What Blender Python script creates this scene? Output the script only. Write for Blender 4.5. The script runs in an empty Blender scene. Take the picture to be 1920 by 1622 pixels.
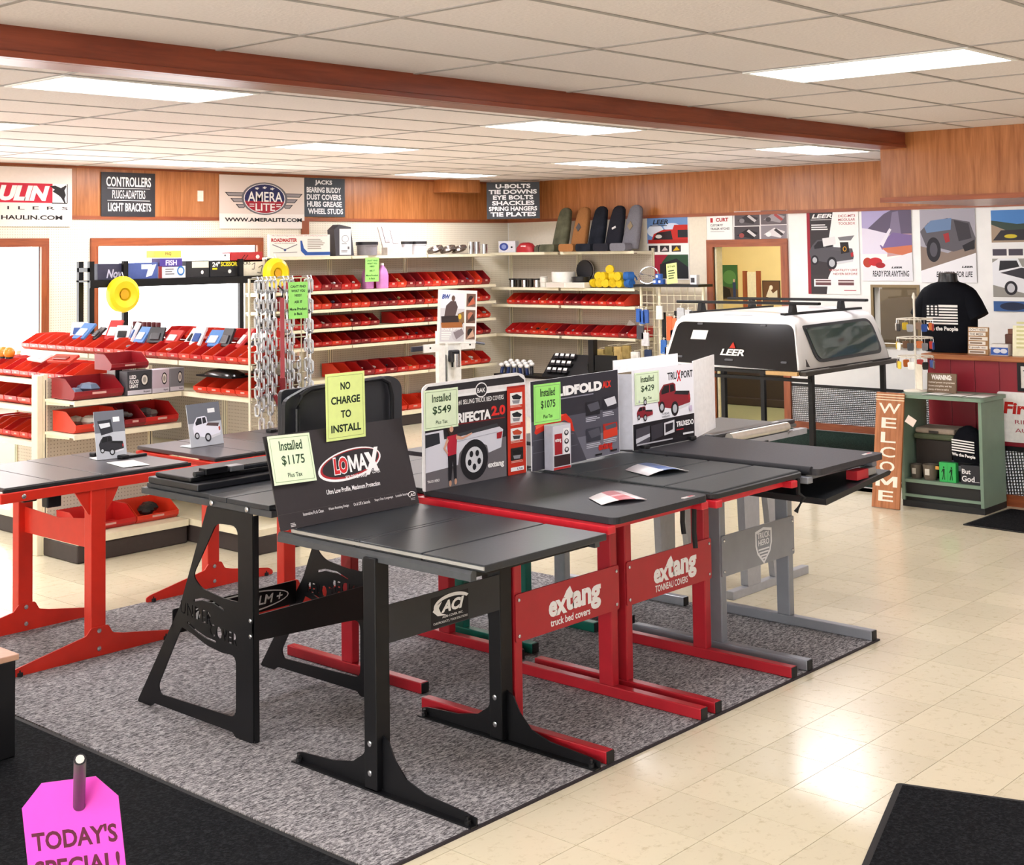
import bpy, bmesh, math, random
from mathutils import Vector, Matrix
from mathutils.geometry import tessellate_polygon
random.seed(11)
sc = bpy.context.scene
COL = sc.collection
# ---------------------------------------------------------------- camera
FOC, PCX, PCY, YAW, PIT, ROL, HC = 2565.29, 960.0, 339.54, .7336, .0511, -.0144, 2.048
_cp, _sp = math.cos(PIT), math.sin(PIT)
FW = Vector((math.cos(YAW)*_cp, math.sin(YAW)*_cp, _sp))
_rt = Vector((math.sin(YAW), -math.cos(YAW), 0)); _up = _rt.cross(FW)
RT = _rt*math.cos(ROL)+_up*math.sin(ROL); UP = -_rt*math.sin(ROL)+_up*math.cos(ROL)
EYE = Vector((0, 0, HC))
cam = bpy.data.cameras.new('camera'); co = bpy.data.objects.new('camera', cam); COL.objects.link(co)
m = Matrix((RT, UP, -FW)).transposed().to_4x4(); m.translation = EYE; co.matrix_world = m
cam.sensor_fit = 'HORIZONTAL'; cam.sensor_width = 36; cam.lens = FOC*36/1920
cam.shift_y = -(811-PCY)/1920; cam.clip_start = .05; cam.clip_end = 200
sc.camera = co
# ---------------------------------------------------------------- world, exposure
w = bpy.data.worlds.new('sky'); sc.world = w; w.use_nodes = True
w.node_tree.nodes['Background'].inputs[0].default_value = (1.0, .985, .97, 1)
w.node_tree.nodes['Background'].inputs[1].default_value = 4.5
cy = sc.cycles; cy.max_bounces = 6; cy.diffuse_bounces = 3; cy.use_adaptive_sampling = True; cy.adaptive_threshold = .05; cy.use_light_tree = False; cy.glossy_bounces = 3; cy.transmission_bounces = 4; cy.transparent_max_bounces = 8; cy.caustics_reflective = False; cy.caustics_refractive = False
vs = sc.view_settings; vs.view_transform = 'Standard'; vs.look = 'None'; vs.exposure = 1.08; vs.gamma = 1; vs.use_curve_mapping = False
LAMP = 11.0      # strength of the ceiling light diffusers
# ---------------------------------------------------------------- measuring helpers
def ray(px, py): return FW+RT*((px-PCX)/FOC)-UP*((py-PCY)/FOC)
def az(px, py, z): d = ray(px, py); return EYE+d*((z-HC)/d.z)
def ax(px, py, x): d = ray(px, py); return EYE+d*(x/d.x)
def ay(px, py, y): d = ray(px, py); return EYE+d*(y/d.y)
def proj(p):
    d = Vector(p)-EYE; z = d.dot(FW)
    return (PCX+FOC*d.dot(RT)/z, PCY-FOC*d.dot(UP)/z, z)
def seen(p, mg=40):
    x, y, z = proj(p); return z > .1 and -mg < x < 1920+mg and -mg < y < 1622+mg
# ---------------------------------------------------------------- materials
def lin(h):
    if isinstance(h, (tuple, list)): return tuple(h[:3])
    h = h.lstrip('#'); out = []
    for i in (0, 2, 4):
        c = int(h[i:i+2], 16)/255; out.append(c/12.92 if c <= .04045 else ((c+.055)/1.055)**2.4)
    return tuple(out)
MATS = {}
def nd(nt, t, **k):
    n = nt.nodes.new(t)
    for a, b in k.items(): setattr(n, a, b)
    return n
def base(name, col, rough=.5, metal=0, spec=.5):
    m = bpy.data.materials.new(name); m.use_nodes = True; nt = m.node_tree; b = nt.nodes['Principled BSDF']
    b.inputs['Base Color'].default_value = (*lin(col), 1); b.inputs['Roughness'].default_value = rough
    b.inputs['Metallic'].default_value = metal; b.inputs['Specular IOR Level'].default_value = spec
    return m, nt, b
def mat(col, rough=.5, metal=0, spec=.5, var=.06, scale=30, bump=0, name=None):
    """plain coloured stuff with a little procedural mottling"""
    key = (str(col), rough, metal, spec, var, scale, bump)
    if key in MATS: return MATS[key]
    m, nt, b = base(name or 'm_'+str(col).lstrip('#'), col, rough, metal, spec)
    L = nt.links.new
    tc = nd(nt, 'ShaderNodeTexCoord'); nz = nd(nt, 'ShaderNodeTexNoise'); nz.inputs['Scale'].default_value = scale; nz.inputs['Detail'].default_value = 3
    L(tc.outputs['Object'], nz.inputs['Vector'])
    if var:
        c = lin(col); r = nd(nt, 'ShaderNodeValToRGB')
        r.color_ramp.elements[0].position = .3; r.color_ramp.elements[1].position = .7
        r.color_ramp.elements[0].color = (*[max(0, x*(1-var)) for x in c], 1); r.color_ramp.elements[1].color = (*[min(1, x*(1+var)) for x in c], 1)
        L(nz.outputs['Fac'], r.inputs['Fac']); L(r.outputs['Color'], b.inputs['Base Color'])
    if bump:
        bp = nd(nt, 'ShaderNodeBump'); bp.inputs['Strength'].default_value = bump; bp.inputs['Distance'].default_value = .01
        L(nz.outputs['Fac'], bp.inputs['Height']); L(bp.outputs['Normal'], b.inputs['Normal'])
    MATS[key] = m; return m
def ink(col): return mat(col, .55, 0, .3, 0)
def emit(name, col, s):
    m, nt, b = base(name, col, .6)
    b.inputs['Emission Color'].default_value = (*lin(col), 1); b.inputs['Emission Strength'].default_value = s
    return m
def wood(name, c1, c2, axis='Z', sc_=1.0, rough=.35, stretch=14):
    m, nt, b = base(name, c1, rough); L = nt.links.new
    tc = nd(nt, 'ShaderNodeTexCoord'); mp = nd(nt, 'ShaderNodeMapping'); L(tc.outputs['Object'], mp.inputs['Vector'])
    s = [stretch*sc_]*3; s['XYZ'.index(axis)] = 1.1*sc_; mp.inputs['Scale'].default_value = s
    oi = nd(nt, 'ShaderNodeObjectInfo'); vm = nd(nt, 'ShaderNodeVectorMath', operation='ADD'); 
    sx = nd(nt, 'ShaderNodeMath', operation='MULTIPLY'); sx.inputs[1].default_value = 37; L(oi.outputs['Random'], sx.inputs[0])
    L(mp.outputs[0], vm.inputs[0]); L(sx.outputs[0], vm.inputs[1])
    n1 = nd(nt, 'ShaderNodeTexNoise'); n1.inputs['Scale'].default_value = 1.0; n1.inputs['Detail'].default_value = 5; n1.inputs['Distortion'].default_value = 1.2
    L(vm.outputs[0], n1.inputs['Vector'])
    wv = nd(nt, 'ShaderNodeTexNoise'); wv.inputs['Scale'].default_value = 6; wv.inputs['Detail'].default_value = 4; L(vm.outputs[0], wv.inputs['Vector'])
    mx = nd(nt, 'ShaderNodeMath', operation='ADD'); h = nd(nt, 'ShaderNodeMath', operation='MULTIPLY'); h.inputs[1].default_value = .45
    L(wv.outputs['Fac'], h.inputs[0]); L(n1.outputs['Fac'], mx.inputs[0]); L(h.outputs[0], mx.inputs[1])
    r = nd(nt, 'ShaderNodeValToRGB'); r.color_ramp.elements[0].position = .48; r.color_ramp.elements[1].position = .95
    r.color_ramp.elements[0].color = (*lin(c2), 1); r.color_ramp.elements[1].color = (*lin(c1), 1)
    L(mx.outputs[0], r.inputs['Fac']); L(r.outputs['Color'], b.inputs['Base Color'])
    return m
# ---------------------------------------------------------------- mesh helpers
class S:
    """collects geometry of ONE object; faces carry a material index"""
    def __init__(s): s.v = []; s.f = []; s.m = []
    def add(s, vs, fs, mi=0):
        o = len(s.v); s.v += [tuple(v) for v in vs]; s.f += [tuple(i+o for i in f) for f in fs]; s.m += [mi]*len(fs); return s
    def box(s, x0, y0, z0, x1, y1, z1, mi=0):
        return s.add([(x0,y0,z0),(x1,y0,z0),(x1,y1,z0),(x0,y1,z0),(x0,y0,z1),(x1,y0,z1),(x1,y1,z1),(x0,y1,z1)],
                     [(0,3,2,1),(4,5,6,7),(0,1,5,4),(1,2,6,5),(2,3,7,6),(3,0,4,7)], mi)
    def prism(s, loops, axis, a, b, mi=0, side=None):
        """2D loops (first outer, others holes) extruded from a to b along axis"""
        if not isinstance(loops[0][0], (tuple, list)): loops = [loops]
        def P(p, t):
            if axis == 'x': return (t, p[0], p[1])
            if axis == 'y': return (p[0], t, p[1])
            return (p[0], p[1], t)
        flat = [p for l in loops for p in l]; n = len(flat)
        tr = tessellate_polygon([[Vector((p[0], p[1], 0)) for p in l] for l in loops])
        vs = [P(p, a) for p in flat]+[P(p, b) for p in flat]
        fs = [tuple(t) for t in tr]+[tuple(i+n for i in reversed(t)) for t in tr]
        s.add(vs, fs, mi); o = 0; sd = []
        for l in loops:
            k = len(l); sd += [(o+i, o+(i+1) % k, n+o+(i+1) % k, n+o+i) for i in range(k)]; o += k
        base_ = len(s.v)-2*n; s.f += [tuple(i+base_ for i in f) for f in sd]; s.m += [mi if side is None else side]*len(sd)
        return s
    def tube(s, pts, r, n=8, mi=0, closed=False, rs=None):
        pts = [Vector(p) for p in pts]; k = len(pts); rings = []
        for i, p in enumerate(pts):
            if closed: t = pts[(i+1) % k]-pts[i-1]
            else: t = pts[min(i+1, k-1)]-pts[max(i-1, 0)]
            t.normalize(); ref = Vector((0, 0, 1)) if abs(t.z) < .95 else Vector((1, 0, 0))
            u = t.cross(ref).normalized(); v = t.cross(u)
            rr = rs[i] if rs else r
            rings.append([p+(u*math.cos(2*math.pi*j/n)+v*math.sin(2*math.pi*j/n))*rr for j in range(n)])
        vs = [q for g in rings for q in g]; fs = []
        for i in range(k if closed else k-1):
            a = i*n; c = ((i+1) % k)*n
            fs += [(a+j, a+(j+1) % n, c+(j+1) % n, c+j) for j in range(n)]
        if not closed: fs += [tuple(range(n))[::-1], tuple((k-1)*n+j for j in range(n))]
        return s.add(vs, fs, mi)
    def cyl(s, p0, p1, r0, r1=None, n=16, mi=0): return s.tube([p0, p1], r0, n, mi, rs=[r0, r0 if r1 is None else r1])
    def lathe(s, prof, c=(0, 0, 0), n=20, mi=0, axis='z'):
        vs = []; fs = []; k = len(prof)
        for (r, h) in prof:
            for j in range(n):
                a = 2*math.pi*j/n; x, y = r*math.cos(a), r*math.sin(a)
                p = (x, y, h) if axis == 'z' else ((h, x, y) if axis == 'x' else (x, h, y))
                vs.append((p[0]+c[0], p[1]+c[1], p[2]+c[2]))
        for i in range(k-1): fs += [(i*n+j, i*n+(j+1) % n, (i+1)*n+(j+1) % n, (i+1)*n+j) for j in range(n)]
        fs += [tuple(range(n))[::-1], tuple((k-1)*n+j for j in range(n))]
        return s.add(vs, fs, mi)
    def loft(s, rings, mi=0, cap=True):
        n = len(rings[0]); vs = [p for r in rings for p in r]; fs = []
        for i in range(len(rings)-1): fs += [(i*n+j, i*n+(j+1) % n, (i+1)*n+(j+1) % n, (i+1)*n+j) for j in range(n)]
        if cap: fs += [tuple(range(n))[::-1], tuple((len(rings)-1)*n+j for j in range(n))]
        return s.add(vs, fs, mi)
    def ball(s, c, r, mi=0, n=10, sx=1, sy=1, sz=1):
        k = n//2+1; vs = []; fs = []
        for i in range(k+1):
            t = math.pi*i/k
            for j in range(n):
                a = 2*math.pi*j/n
                vs.append((c[0]+r*sx*math.sin(t)*math.cos(a), c[1]+r*sy*math.sin(t)*math.sin(a), c[2]+r*sz*math.cos(t)))
        for i in range(k): fs += [(i*n+j, i*n+(j+1) % n, (i+1)*n+(j+1) % n, (i+1)*n+j) for j in range(n)]
        return s.add(vs, fs, mi)
    def mesh(s, name, mats, smooth=False):
        me = bpy.data.meshes.new(name); me.from_pydata(s.v, [], s.f)
        for m in (mats if isinstance(mats, (list, tuple)) else [mats]): me.materials.append(m)
        me.polygons.foreach_set('material_index', s.m)
        bm = bmesh.new(); bm.from_mesh(me); bmesh.ops.remove_doubles(bm, verts=bm.verts, dist=1e-6)
        bmesh.ops.recalc_face_normals(bm, faces=bm.faces); bm.to_mesh(me); bm.free()
        if smooth: 
            for p in me.polygons: p.use_smooth = True
            me.set_sharp_from_angle(angle=math.radians(40))
        me.update(); return me
    def build(s, name, mats, parent=None, smooth=False, bevel=0, loc=None, rot=None, seg=2):
        return place(s.mesh(name, mats, smooth), name, parent, loc, rot, bevel, seg)
def place(me, name, parent=None, loc=None, rot=None, bevel=0, seg=2):
    o = bpy.data.objects.new(name, me); COL.objects.link(o)
    if parent: o.parent = parent
    if loc is not None: o.location = loc
    if rot is not None: o.rotation_euler = rot
    if bevel:
        b = o.modifiers.new('bevel', 'BEVEL'); b.width = bevel; b.segments = seg; b.limit_method = 'ANGLE'; b.angle_limit = math.radians(40)
    return o
def tag(o, label, cat, group=None):
    o['label'] = label; o['category'] = cat
    if group: o['group'] = group
    return o
def thing(name, label, cat, loc=(0, 0, 0), rz=0, tilt=0, group=None):
    o = bpy.data.objects.new(name, None); COL.objects.link(o); o.empty_display_size = .05
    o.location = loc; o.rotation_euler = (tilt, 0, math.radians(rz)); return tag(o, label, cat, group)
def struct(o): o['kind'] = 'structure'; return o
def arc(cx, cy, r, a0, a1, n=8, ry=None):
    ry = r if ry is None else ry
    return [(cx+r*math.cos(math.radians(a0+(a1-a0)*i/n)), cy+ry*math.sin(math.radians(a0+(a1-a0)*i/n))) for i in range(n+1)]
def rrect(x0, y0, x1, y1, r, n=5):
    return arc(x1-r, y1-r, r, 0, 90, n)+arc(x0+r, y1-r, r, 90, 180, n)+arc(x0+r, y0+r, r, 180, 270, n)+arc(x1-r, y0+r, r, 270, 360, n)
def rounded(pts, r, n=4):
    """round the corners of a polygon"""
    out = []; k = len(pts)
    for i in range(k):
        p = Vector(pts[i]); a = Vector(pts[i-1]); b = Vector(pts[(i+1) % k])
        rr = r[i] if isinstance(r, (list, tuple)) else r
        d1 = (a-p); d2 = (b-p); t = min(rr, d1.length*.45, d2.length*.45)
        if t < 1e-5: out.append(tuple(p)); continue
        q1 = p+d1.normalized()*t; q2 = p+d2.normalized()*t
        for j in range(n+1):
            u = j/n; q = q1*(1-u)**2+p*2*u*(1-u)+q2*u*u; out.append(tuple(q))
    return out
ORD = ['first','second','third','fourth','fifth','sixth','seventh','eighth','ninth','tenth','eleventh','twelfth','thirteenth','fourteenth','fifteenth','sixteenth','seventeenth','eighteenth','nineteenth','twentieth','twenty-first','twenty-second','twenty-third','twenty-fourth','twenty-fifth','twenty-sixth']
# ---------------------------------------------------------------- printing: flat coloured shapes and lettering
_TX = {}
def glyphs(txt, bold=0, shear=0, space=1.0):
    key = (txt, bold, shear, space)
    if key not in _TX:
        cu = bpy.data.curves.new('t', 'FONT'); cu.body = txt; cu.offset = bold; cu.shear = shear; cu.space_character = space; cu.resolution_u = 3
        cu.fill_mode = 'FRONT'
        o = bpy.data.objects.new('t', cu); me = bpy.data.meshes.new_from_object(o)
        v = [(p.co.x, p.co.y) for p in me.vertices]; f = [tuple(p.vertices) for p in me.polygons]
        bpy.data.objects.remove(o); bpy.data.curves.remove(cu); bpy.data.meshes.remove(me)
        xs = [p[0] for p in v] or [0]; ys = [p[1] for p in v] or [0]
        _TX[key] = ([((x-min(xs))/max(1e-6, max(xs)-min(xs)), (y-min(ys))/max(1e-6, max(ys)-min(ys))) for x, y in v], f)
    return _TX[key]
class Pr:
    """print on a W x H face; coordinates are fractions, x right and y DOWN from the top-left"""
    def __init__(s, W, H, eps=.00012): s.W = W; s.H = H; s.S = S(); s.k = 1; s.cols = []; s.eps = eps
    def _c(s, c):
        if c not in s.cols: s.cols.append(c)
        return s.cols.index(c)
    def _p(s, pts): 
        y = -s.k*s.eps; return [(x*s.W, y, (1-yy)*s.H) for x, yy in pts]
    def poly(s, pts, c):
        tr = tessellate_polygon([[Vector((x, y, 0)) for x, y in pts]])
        s.S.add(s._p(pts), [tuple(t) for t in tr], s._c(c)); s.k += 1; return s
    def rect(s, x0, y0, x1, y1, c): return s.poly([(x0, y0), (x1, y0), (x1, y1), (x0, y1)], c)
    def ell(s, cx, cy, rx, ry, c, a0=0, a1=360, n=28): return s.poly(arc(cx, cy, rx, a0, a1, n, ry)[:-1] if a1-a0 == 360 else arc(cx, cy, rx, a0, a1, n, ry), c)
    def ring(s, cx, cy, rx, ry, t, c, a0=0, a1=360, n=32):
        A = arc(cx, cy, rx, a0, a1, n, ry); B_ = arc(cx, cy, rx-t, a0, a1, n, ry-t*s.W/s.H)
        s.S.add(s._p(A+B_), [(i, i+1, n+2+i, n+1+i) for i in range(n)], s._c(c)); s.k += 1; return s
    def line(s, pts, t, c):
        for (x0, y0), (x1, y1) in zip(pts, pts[1:]):
            dx, dy = (x1-x0)*s.W, (y1-y0)*s.H; L = math.hypot(dx, dy) or 1; nx, ny = -dy/L*t/2/s.W*s.W, dx/L*t/2/s.H*s.W
            s.poly([(x0+nx, y0+ny), (x1+nx, y1+ny), (x1-nx, y1-ny), (x0-nx, y0-ny)], c)
        return s
    def text(s, t, x0, y0, x1, y1, c, bold=.012, shear=0, space=1.0, skew=0):
        v, f = glyphs(t, bold, shear, space)
        s.S.add(s._p([(x0+(x1-x0)*a, y1+(y0-y1)*b+skew*(a-.5)) for a, b in v]), f, s._c(c)); s.k += 1; return s
    def M(s, x0, y0, x1, y1, c):
        return s.poly([(x0+(x1-x0)*a, y0+(y1-y0)*b) for a, b in ((0, 1), (0, 0), (.22, 0), (.5, .55), (.78, 0), (1, 0), (1, 1), (.8, 1), (.8, .38), (.58, .85), (.42, .85), (.2, .38), (.2, 1))], c)
    def lines(s, x0, y0, x1, y1, n, c, t=.5, ragged=.3):
        h = (y1-y0)/n
        for i in range(n):
            xe = x1-(x1-x0)*ragged*random.random(); s.S.add(s._p([(x0, y0+i*h), (xe, y0+i*h), (xe, y0+i*h+h*t), (x0, y0+i*h+h*t)]), [(0, 1, 2, 3)], s._c(c))
        s.k += 1; return s
    def build(s, parent, name='print', off=(0, 0, 0), rot=None):
        me = bpy.data.meshes.new(name); me.from_pydata(s.S.v, [], s.S.f)
        for c in s.cols: me.materials.append(ink(c))
        me.polygons.foreach_set('material_index', s.S.m); me.update()
        return place(me, name, parent, off, rot)
def sheet(name, label, cat, W, H, T, loc, rz, face, pr=None, tilt=0, group=None, part='board', pname='print', bevel=0, edge=None, roll=0):
    """a flat sign: root at its bottom-left corner, front facing local -y"""
    t = thing(name, label, cat, loc, rz, tilt, group); t.rotation_euler[1] = roll
    S().box(0, 0, 0, W, T, H).build(part, face, t, bevel=bevel)
    if pr: pr.build(t, pname)
    return t
# ================================================================ materials of the place
WPAN = wood('oak_panelling', 'c47f4b', '985829', 'Z', 1.0, .3)
WBEAM = wood('pine_beam', '94462c', '74301d', 'X', 1.0, .35)
WTRIM = wood('stained_trim', 'a85a33', '7f3d20', 'X', 1.2, .4)
WTRIMV = wood('stained_trim_upright', 'a85a33', '7f3d20', 'Z', 1.2, .4)
WHITE = mat('f7f5f1', .6, 0, .3, .03, 6)
CREAM = mat('efe6c9', .45, 0, .4, .04, 20, name='cream_painted_steel')
BLACK = mat('0d0d10', .42, 0, .35, .12, 40, name='black_powder_coat')
BLKV = mat('25262b', .5, 0, .35, .1, 160, .08, name='black_vinyl')
def pegmat(name, col, hole, pitch=.0254, r=.16):
    m, nt, b = base(name, col, .6, 0, .3); L = nt.links.new
    tc = nd(nt, 'ShaderNodeTexCoord'); sp = nd(nt, 'ShaderNodeSeparateXYZ'); L(tc.outputs['Object'], sp.inputs[0]); ds = []
    for ax_ in ('X', 'Z'):
        a = nd(nt, 'ShaderNodeMath', operation='DIVIDE'); a.inputs[1].default_value = pitch; L(sp.outputs[ax_], a.inputs[0])
        f = nd(nt, 'ShaderNodeMath', operation='FRACT'); L(a.outputs[0], f.inputs[0])
        s = nd(nt, 'ShaderNodeMath', operation='SUBTRACT'); s.inputs[1].default_value = .5; L(f.outputs[0], s.inputs[0])
        p = nd(nt, 'ShaderNodeMath', operation='MULTIPLY'); L(s.outputs[0], p.inputs[0]); L(s.outputs[0], p.inputs[1]); ds.append(p)
    ad = nd(nt, 'ShaderNodeMath', operation='ADD'); L(ds[0].outputs[0], ad.inputs[0]); L(ds[1].outputs[0], ad.inputs[1])
    lt = nd(nt, 'ShaderNodeMath', operation='LESS_THAN'); lt.inputs[1].default_value = r*r; L(ad.outputs[0], lt.inputs[0])
    mx = nd(nt, 'ShaderNodeMix', data_type='RGBA'); mx.inputs['A'].default_value = (*lin(col), 1); mx.inputs['B'].default_value = (*lin(hole), 1)
    L(lt.outputs[0], mx.inputs['Factor']); L(mx.outputs['Result'], b.inputs['Base Color']); return m
PEG = pegmat('white_pegboard', 'f3ead6', 'b9a88c')
PEGG = pegmat('grey_pegboard', 'cbbfae', '8d8072')
def tilemat():
    m, nt, b = base('vinyl_tile', 'e6d7b4', .16, 0, .5); L = nt.links.new
    ge = nd(nt, 'ShaderNodeNewGeometry'); oi = nd(nt, 'ShaderNodeObjectInfo')
    n = nd(nt, 'ShaderNodeTexNoise'); n.inputs['Scale'].default_value = 22; n.inputs['Detail'].default_value = 8; n.inputs['Roughness'].default_value = .75; L(ge.outputs['Position'], n.inputs['Vector'])
    n2 = nd(nt, 'ShaderNodeTexNoise'); n2.inputs['Scale'].default_value = 1.7; n2.inputs['Detail'].default_value = 3; L(ge.outputs['Position'], n2.inputs['Vector'])
    r = nd(nt, 'ShaderNodeValToRGB'); e = r.color_ramp.elements; e[0].position = .3; e[0].color = (*lin('c6b896'), 1); e[1].position = .46; e[1].color = (*lin('e0d5b8'), 1)
    L(n.outputs['Fac'], r.inputs['Fac'])
    hs = nd(nt, 'ShaderNodeHueSaturation'); v = nd(nt, 'ShaderNodeMapRange'); v.inputs['To Min'].default_value = .94; v.inputs['To Max'].default_value = 1.05
    L(oi.outputs['Random'], v.inputs['Value']); L(v.outputs[0], hs.inputs['Value']); L(r.outputs['Color'], hs.inputs['Color']); L(hs.outputs['Color'], b.inputs['Base Color'])
    rr = nd(nt, 'ShaderNodeMapRange'); rr.inputs['To Min'].default_value = .10; rr.inputs['To Max'].default_value = .28; L(n2.outputs['Fac'], rr.inputs['Value']); L(rr.outputs[0], b.inputs['Roughness'])
    bp = nd(nt, 'ShaderNodeBump'); bp.inputs['Strength'].default_value = .12; bp.inputs['Distance'].default_value = .02; L(n2.outputs['Fac'], bp.inputs['Height']); L(bp.outputs[0], b.inputs['Normal'])
    return m
TILE = tilemat(); GROUT = mat('5a5040', .8)
def carpetmat(name, c1, c2, c3, s=1.0, stretch=(1, 3.2, 1)):
    m, nt, b = base(name, c1, .95, 0, .1); L = nt.links.new
    tc = nd(nt, 'ShaderNodeTexCoord'); mp = nd(nt, 'ShaderNodeMapping'); mp.inputs['Scale'].default_value = [x*45*s for x in stretch]; L(tc.outputs['Object'], mp.inputs[0])
    n = nd(nt, 'ShaderNodeTexNoise'); n.inputs['Scale'].default_value = 1; n.inputs['Detail'].default_value = 3; n.inputs['Distortion'].default_value = .6; L(mp.outputs[0], n.inputs['Vector'])
    f = nd(nt, 'ShaderNodeTexNoise'); f.inputs['Scale'].default_value = 260; L(tc.outputs['Object'], f.inputs['Vector'])
    ad = nd(nt, 'ShaderNodeMath', operation='MULTIPLY_ADD'); ad.inputs[1].default_value = .35; L(f.outputs['Fac'], ad.inputs[0]); L(n.outputs['Fac'], ad.inputs[2])
    r = nd(nt, 'ShaderNodeValToRGB'); e = r.color_ramp.elements; e[0].position = .52; e[0].color = (*lin(c2), 1); e[1].position = .85; e[1].color = (*lin(c3), 1)
    q = e.new(.68); q.color = (*lin(c1), 1)
    L(ad.outputs[0], r.inputs[0]); L(r.outputs[0], b.inputs['Base Color'])
    bp = nd(nt, 'ShaderNodeBump'); bp.inputs['Strength'].default_value = .6; bp.inputs['Distance'].default_value = .006; L(ad.outputs[0], bp.inputs['Height']); L(bp.outputs[0], b.inputs['Normal'])
    return m
CARPET = carpetmat('grey_loop_carpet', '8e8b8c', '4c4a4c', 'c4c0c0')
BMAT = carpetmat('black_mat', '161719', '0d0e10', '26272a', 1.6, (1, 1, 1))
GMAT = carpetmat('green_carpet', '22352f', '15231f', '35493f', 1.4, (1, 1, 1))
CEIL = mat('ebe2e0', .9, 0, .1, .035, 60, .25, name='ceiling_board')
TBAR = mat('a39c98', .6)
GREYP = mat('a3a4a8', .4, .1, .5, .05, name='grey_paint')
CHROME = mat('d9dadc', .15, 1, .5, .02)
STEEL = mat('b9bbbe', .3, .9, .5, .04)
def diamond():
    m, nt, b = base('diamond_plate', 'a9abb0', .32, .85); L = nt.links.new
    tc = nd(nt, 'ShaderNodeTexCoord'); sp = nd(nt, 'ShaderNodeSeparateXYZ'); L(tc.outputs['Object'], sp.inputs[0])
    def wv(kx, kz, ph):
        a = nd(nt, 'ShaderNodeMath', operation='MULTIPLY'); a.inputs[1].default_value = kx; L(sp.outputs['X'], a.inputs[0])
        c = nd(nt, 'ShaderNodeMath', operation='MULTIPLY_ADD'); c.inputs[1].default_value = kz; L(sp.outputs['Z'], c.inputs[0]); L(a.outputs[0], c.inputs[2])
        s = nd(nt, 'ShaderNodeMath', operation='SINE'); L(c.outputs[0], s.inputs[0]); return s
    p = nd(nt, 'ShaderNodeMath', operation='MULTIPLY'); L(wv(120, 150, 0).outputs[0], p.inputs[0]); L(wv(150, -120, 0).outputs[0], p.inputs[1])
    r = nd(nt, 'ShaderNodeValToRGB'); r.color_ramp.elements[0].position = .15; r.color_ramp.elements[0].color = (*lin('8c8e92'), 1); r.color_ramp.elements[1].position = .55; r.color_ramp.elements[1].color = (*lin('d2d4d8'), 1)
    L(p.outputs[0], r.inputs[0]); L(r.outputs[0], b.inputs['Base Color'])
    bp = nd(nt, 'ShaderNodeBump'); bp.inputs['Strength'].default_value = .8; bp.inputs['Distance'].default_value = .004; L(p.outputs[0], bp.inputs['Height']); L(bp.outputs[0], b.inputs['Normal'])
    return m
DIAM = diamond()
def glassmat(name, tint='ffffff', fac=.06, rough=.02):
    m = bpy.data.materials.new(name); m.use_nodes = True; nt = m.node_tree; nt.nodes.clear(); L = nt.links.new
    o = nd(nt, 'ShaderNodeOutputMaterial'); t = nd(nt, 'ShaderNodeBsdfTransparent'); t.inputs[0].default_value = (*lin(tint), 1)
    g = nd(nt, 'ShaderNodeBsdfGlossy'); g.inputs['Roughness'].default_value = rough; x = nd(nt, 'ShaderNodeMixShader'); x.inputs[0].default_value = fac
    L(t.outputs[0], x.inputs[1]); L(g.outputs[0], x.inputs[2]); L(x.outputs[0], o.inputs[0]); return m
GLASS = glassmat('clear_glass')
# ================================================================ floor
XW, YW, ZC = 13.6, 12.35, 2.962
fl = struct(S().box(-3.5, -4, -.06, 18, 13, -.003).build('floor', GROUT))
T = .3048; FX0, FY0 = 3.4061-20*T, 3.0904-20*T
cells = []
CARX0, CARX1, CARY0, CARY1 = 3.12, 6.62, 3.44, 7.125
for i in range(0, 55):
    for j in range(0, 53):
        x, y = FX0+i*T, FY0+j*T
        if x+T > XW or y+T > YW: continue
        if x > CARX0 and x+T < CARX1 and y > CARY0 and y+T < CARY1: continue
        c = (x+T/2, y+T/2, 0)
        vis = any(seen((x+a*T, y+b*T, 0), 0) for a in (0, 1) for b in (0, 1))
        d = proj(c)[2]
        hid = (c[1] > 8.4 and c[0] > 4.9) or (c[1] > 7.2 and c[0] > 6.9) or c[1] > 9.9 or (c[1] > 3.4 and 5.6 < c[1] < 7.2 and c[0] > 6.7) or (c[0] < 3.1 and 3.6 < c[1] < 5.9)
        cells.append((0 if (vis and not hid) else 1, d if d > 0 else 99, x, y))
cells.sort(); me = S().box(.0012, .0012, -.003, T-.0012, T-.0012, 0).mesh('floor_tile', TILE)
near = [c for c in cells if c[0] == 0][:300]; rest = [c for c in cells if c not in set(near)]
for c in near: place(me, 'floor_tile', fl, (c[2], c[3], 0), bevel=0)
s = S()
for c in rest: s.box(c[2]+.0008, c[3]+.0008, -.003, c[2]+T-.0008, c[3]+T-.0008, 0)
o = s.build('floor_tile_field', TILE, fl); o['kind'] = 'stuff'
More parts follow.
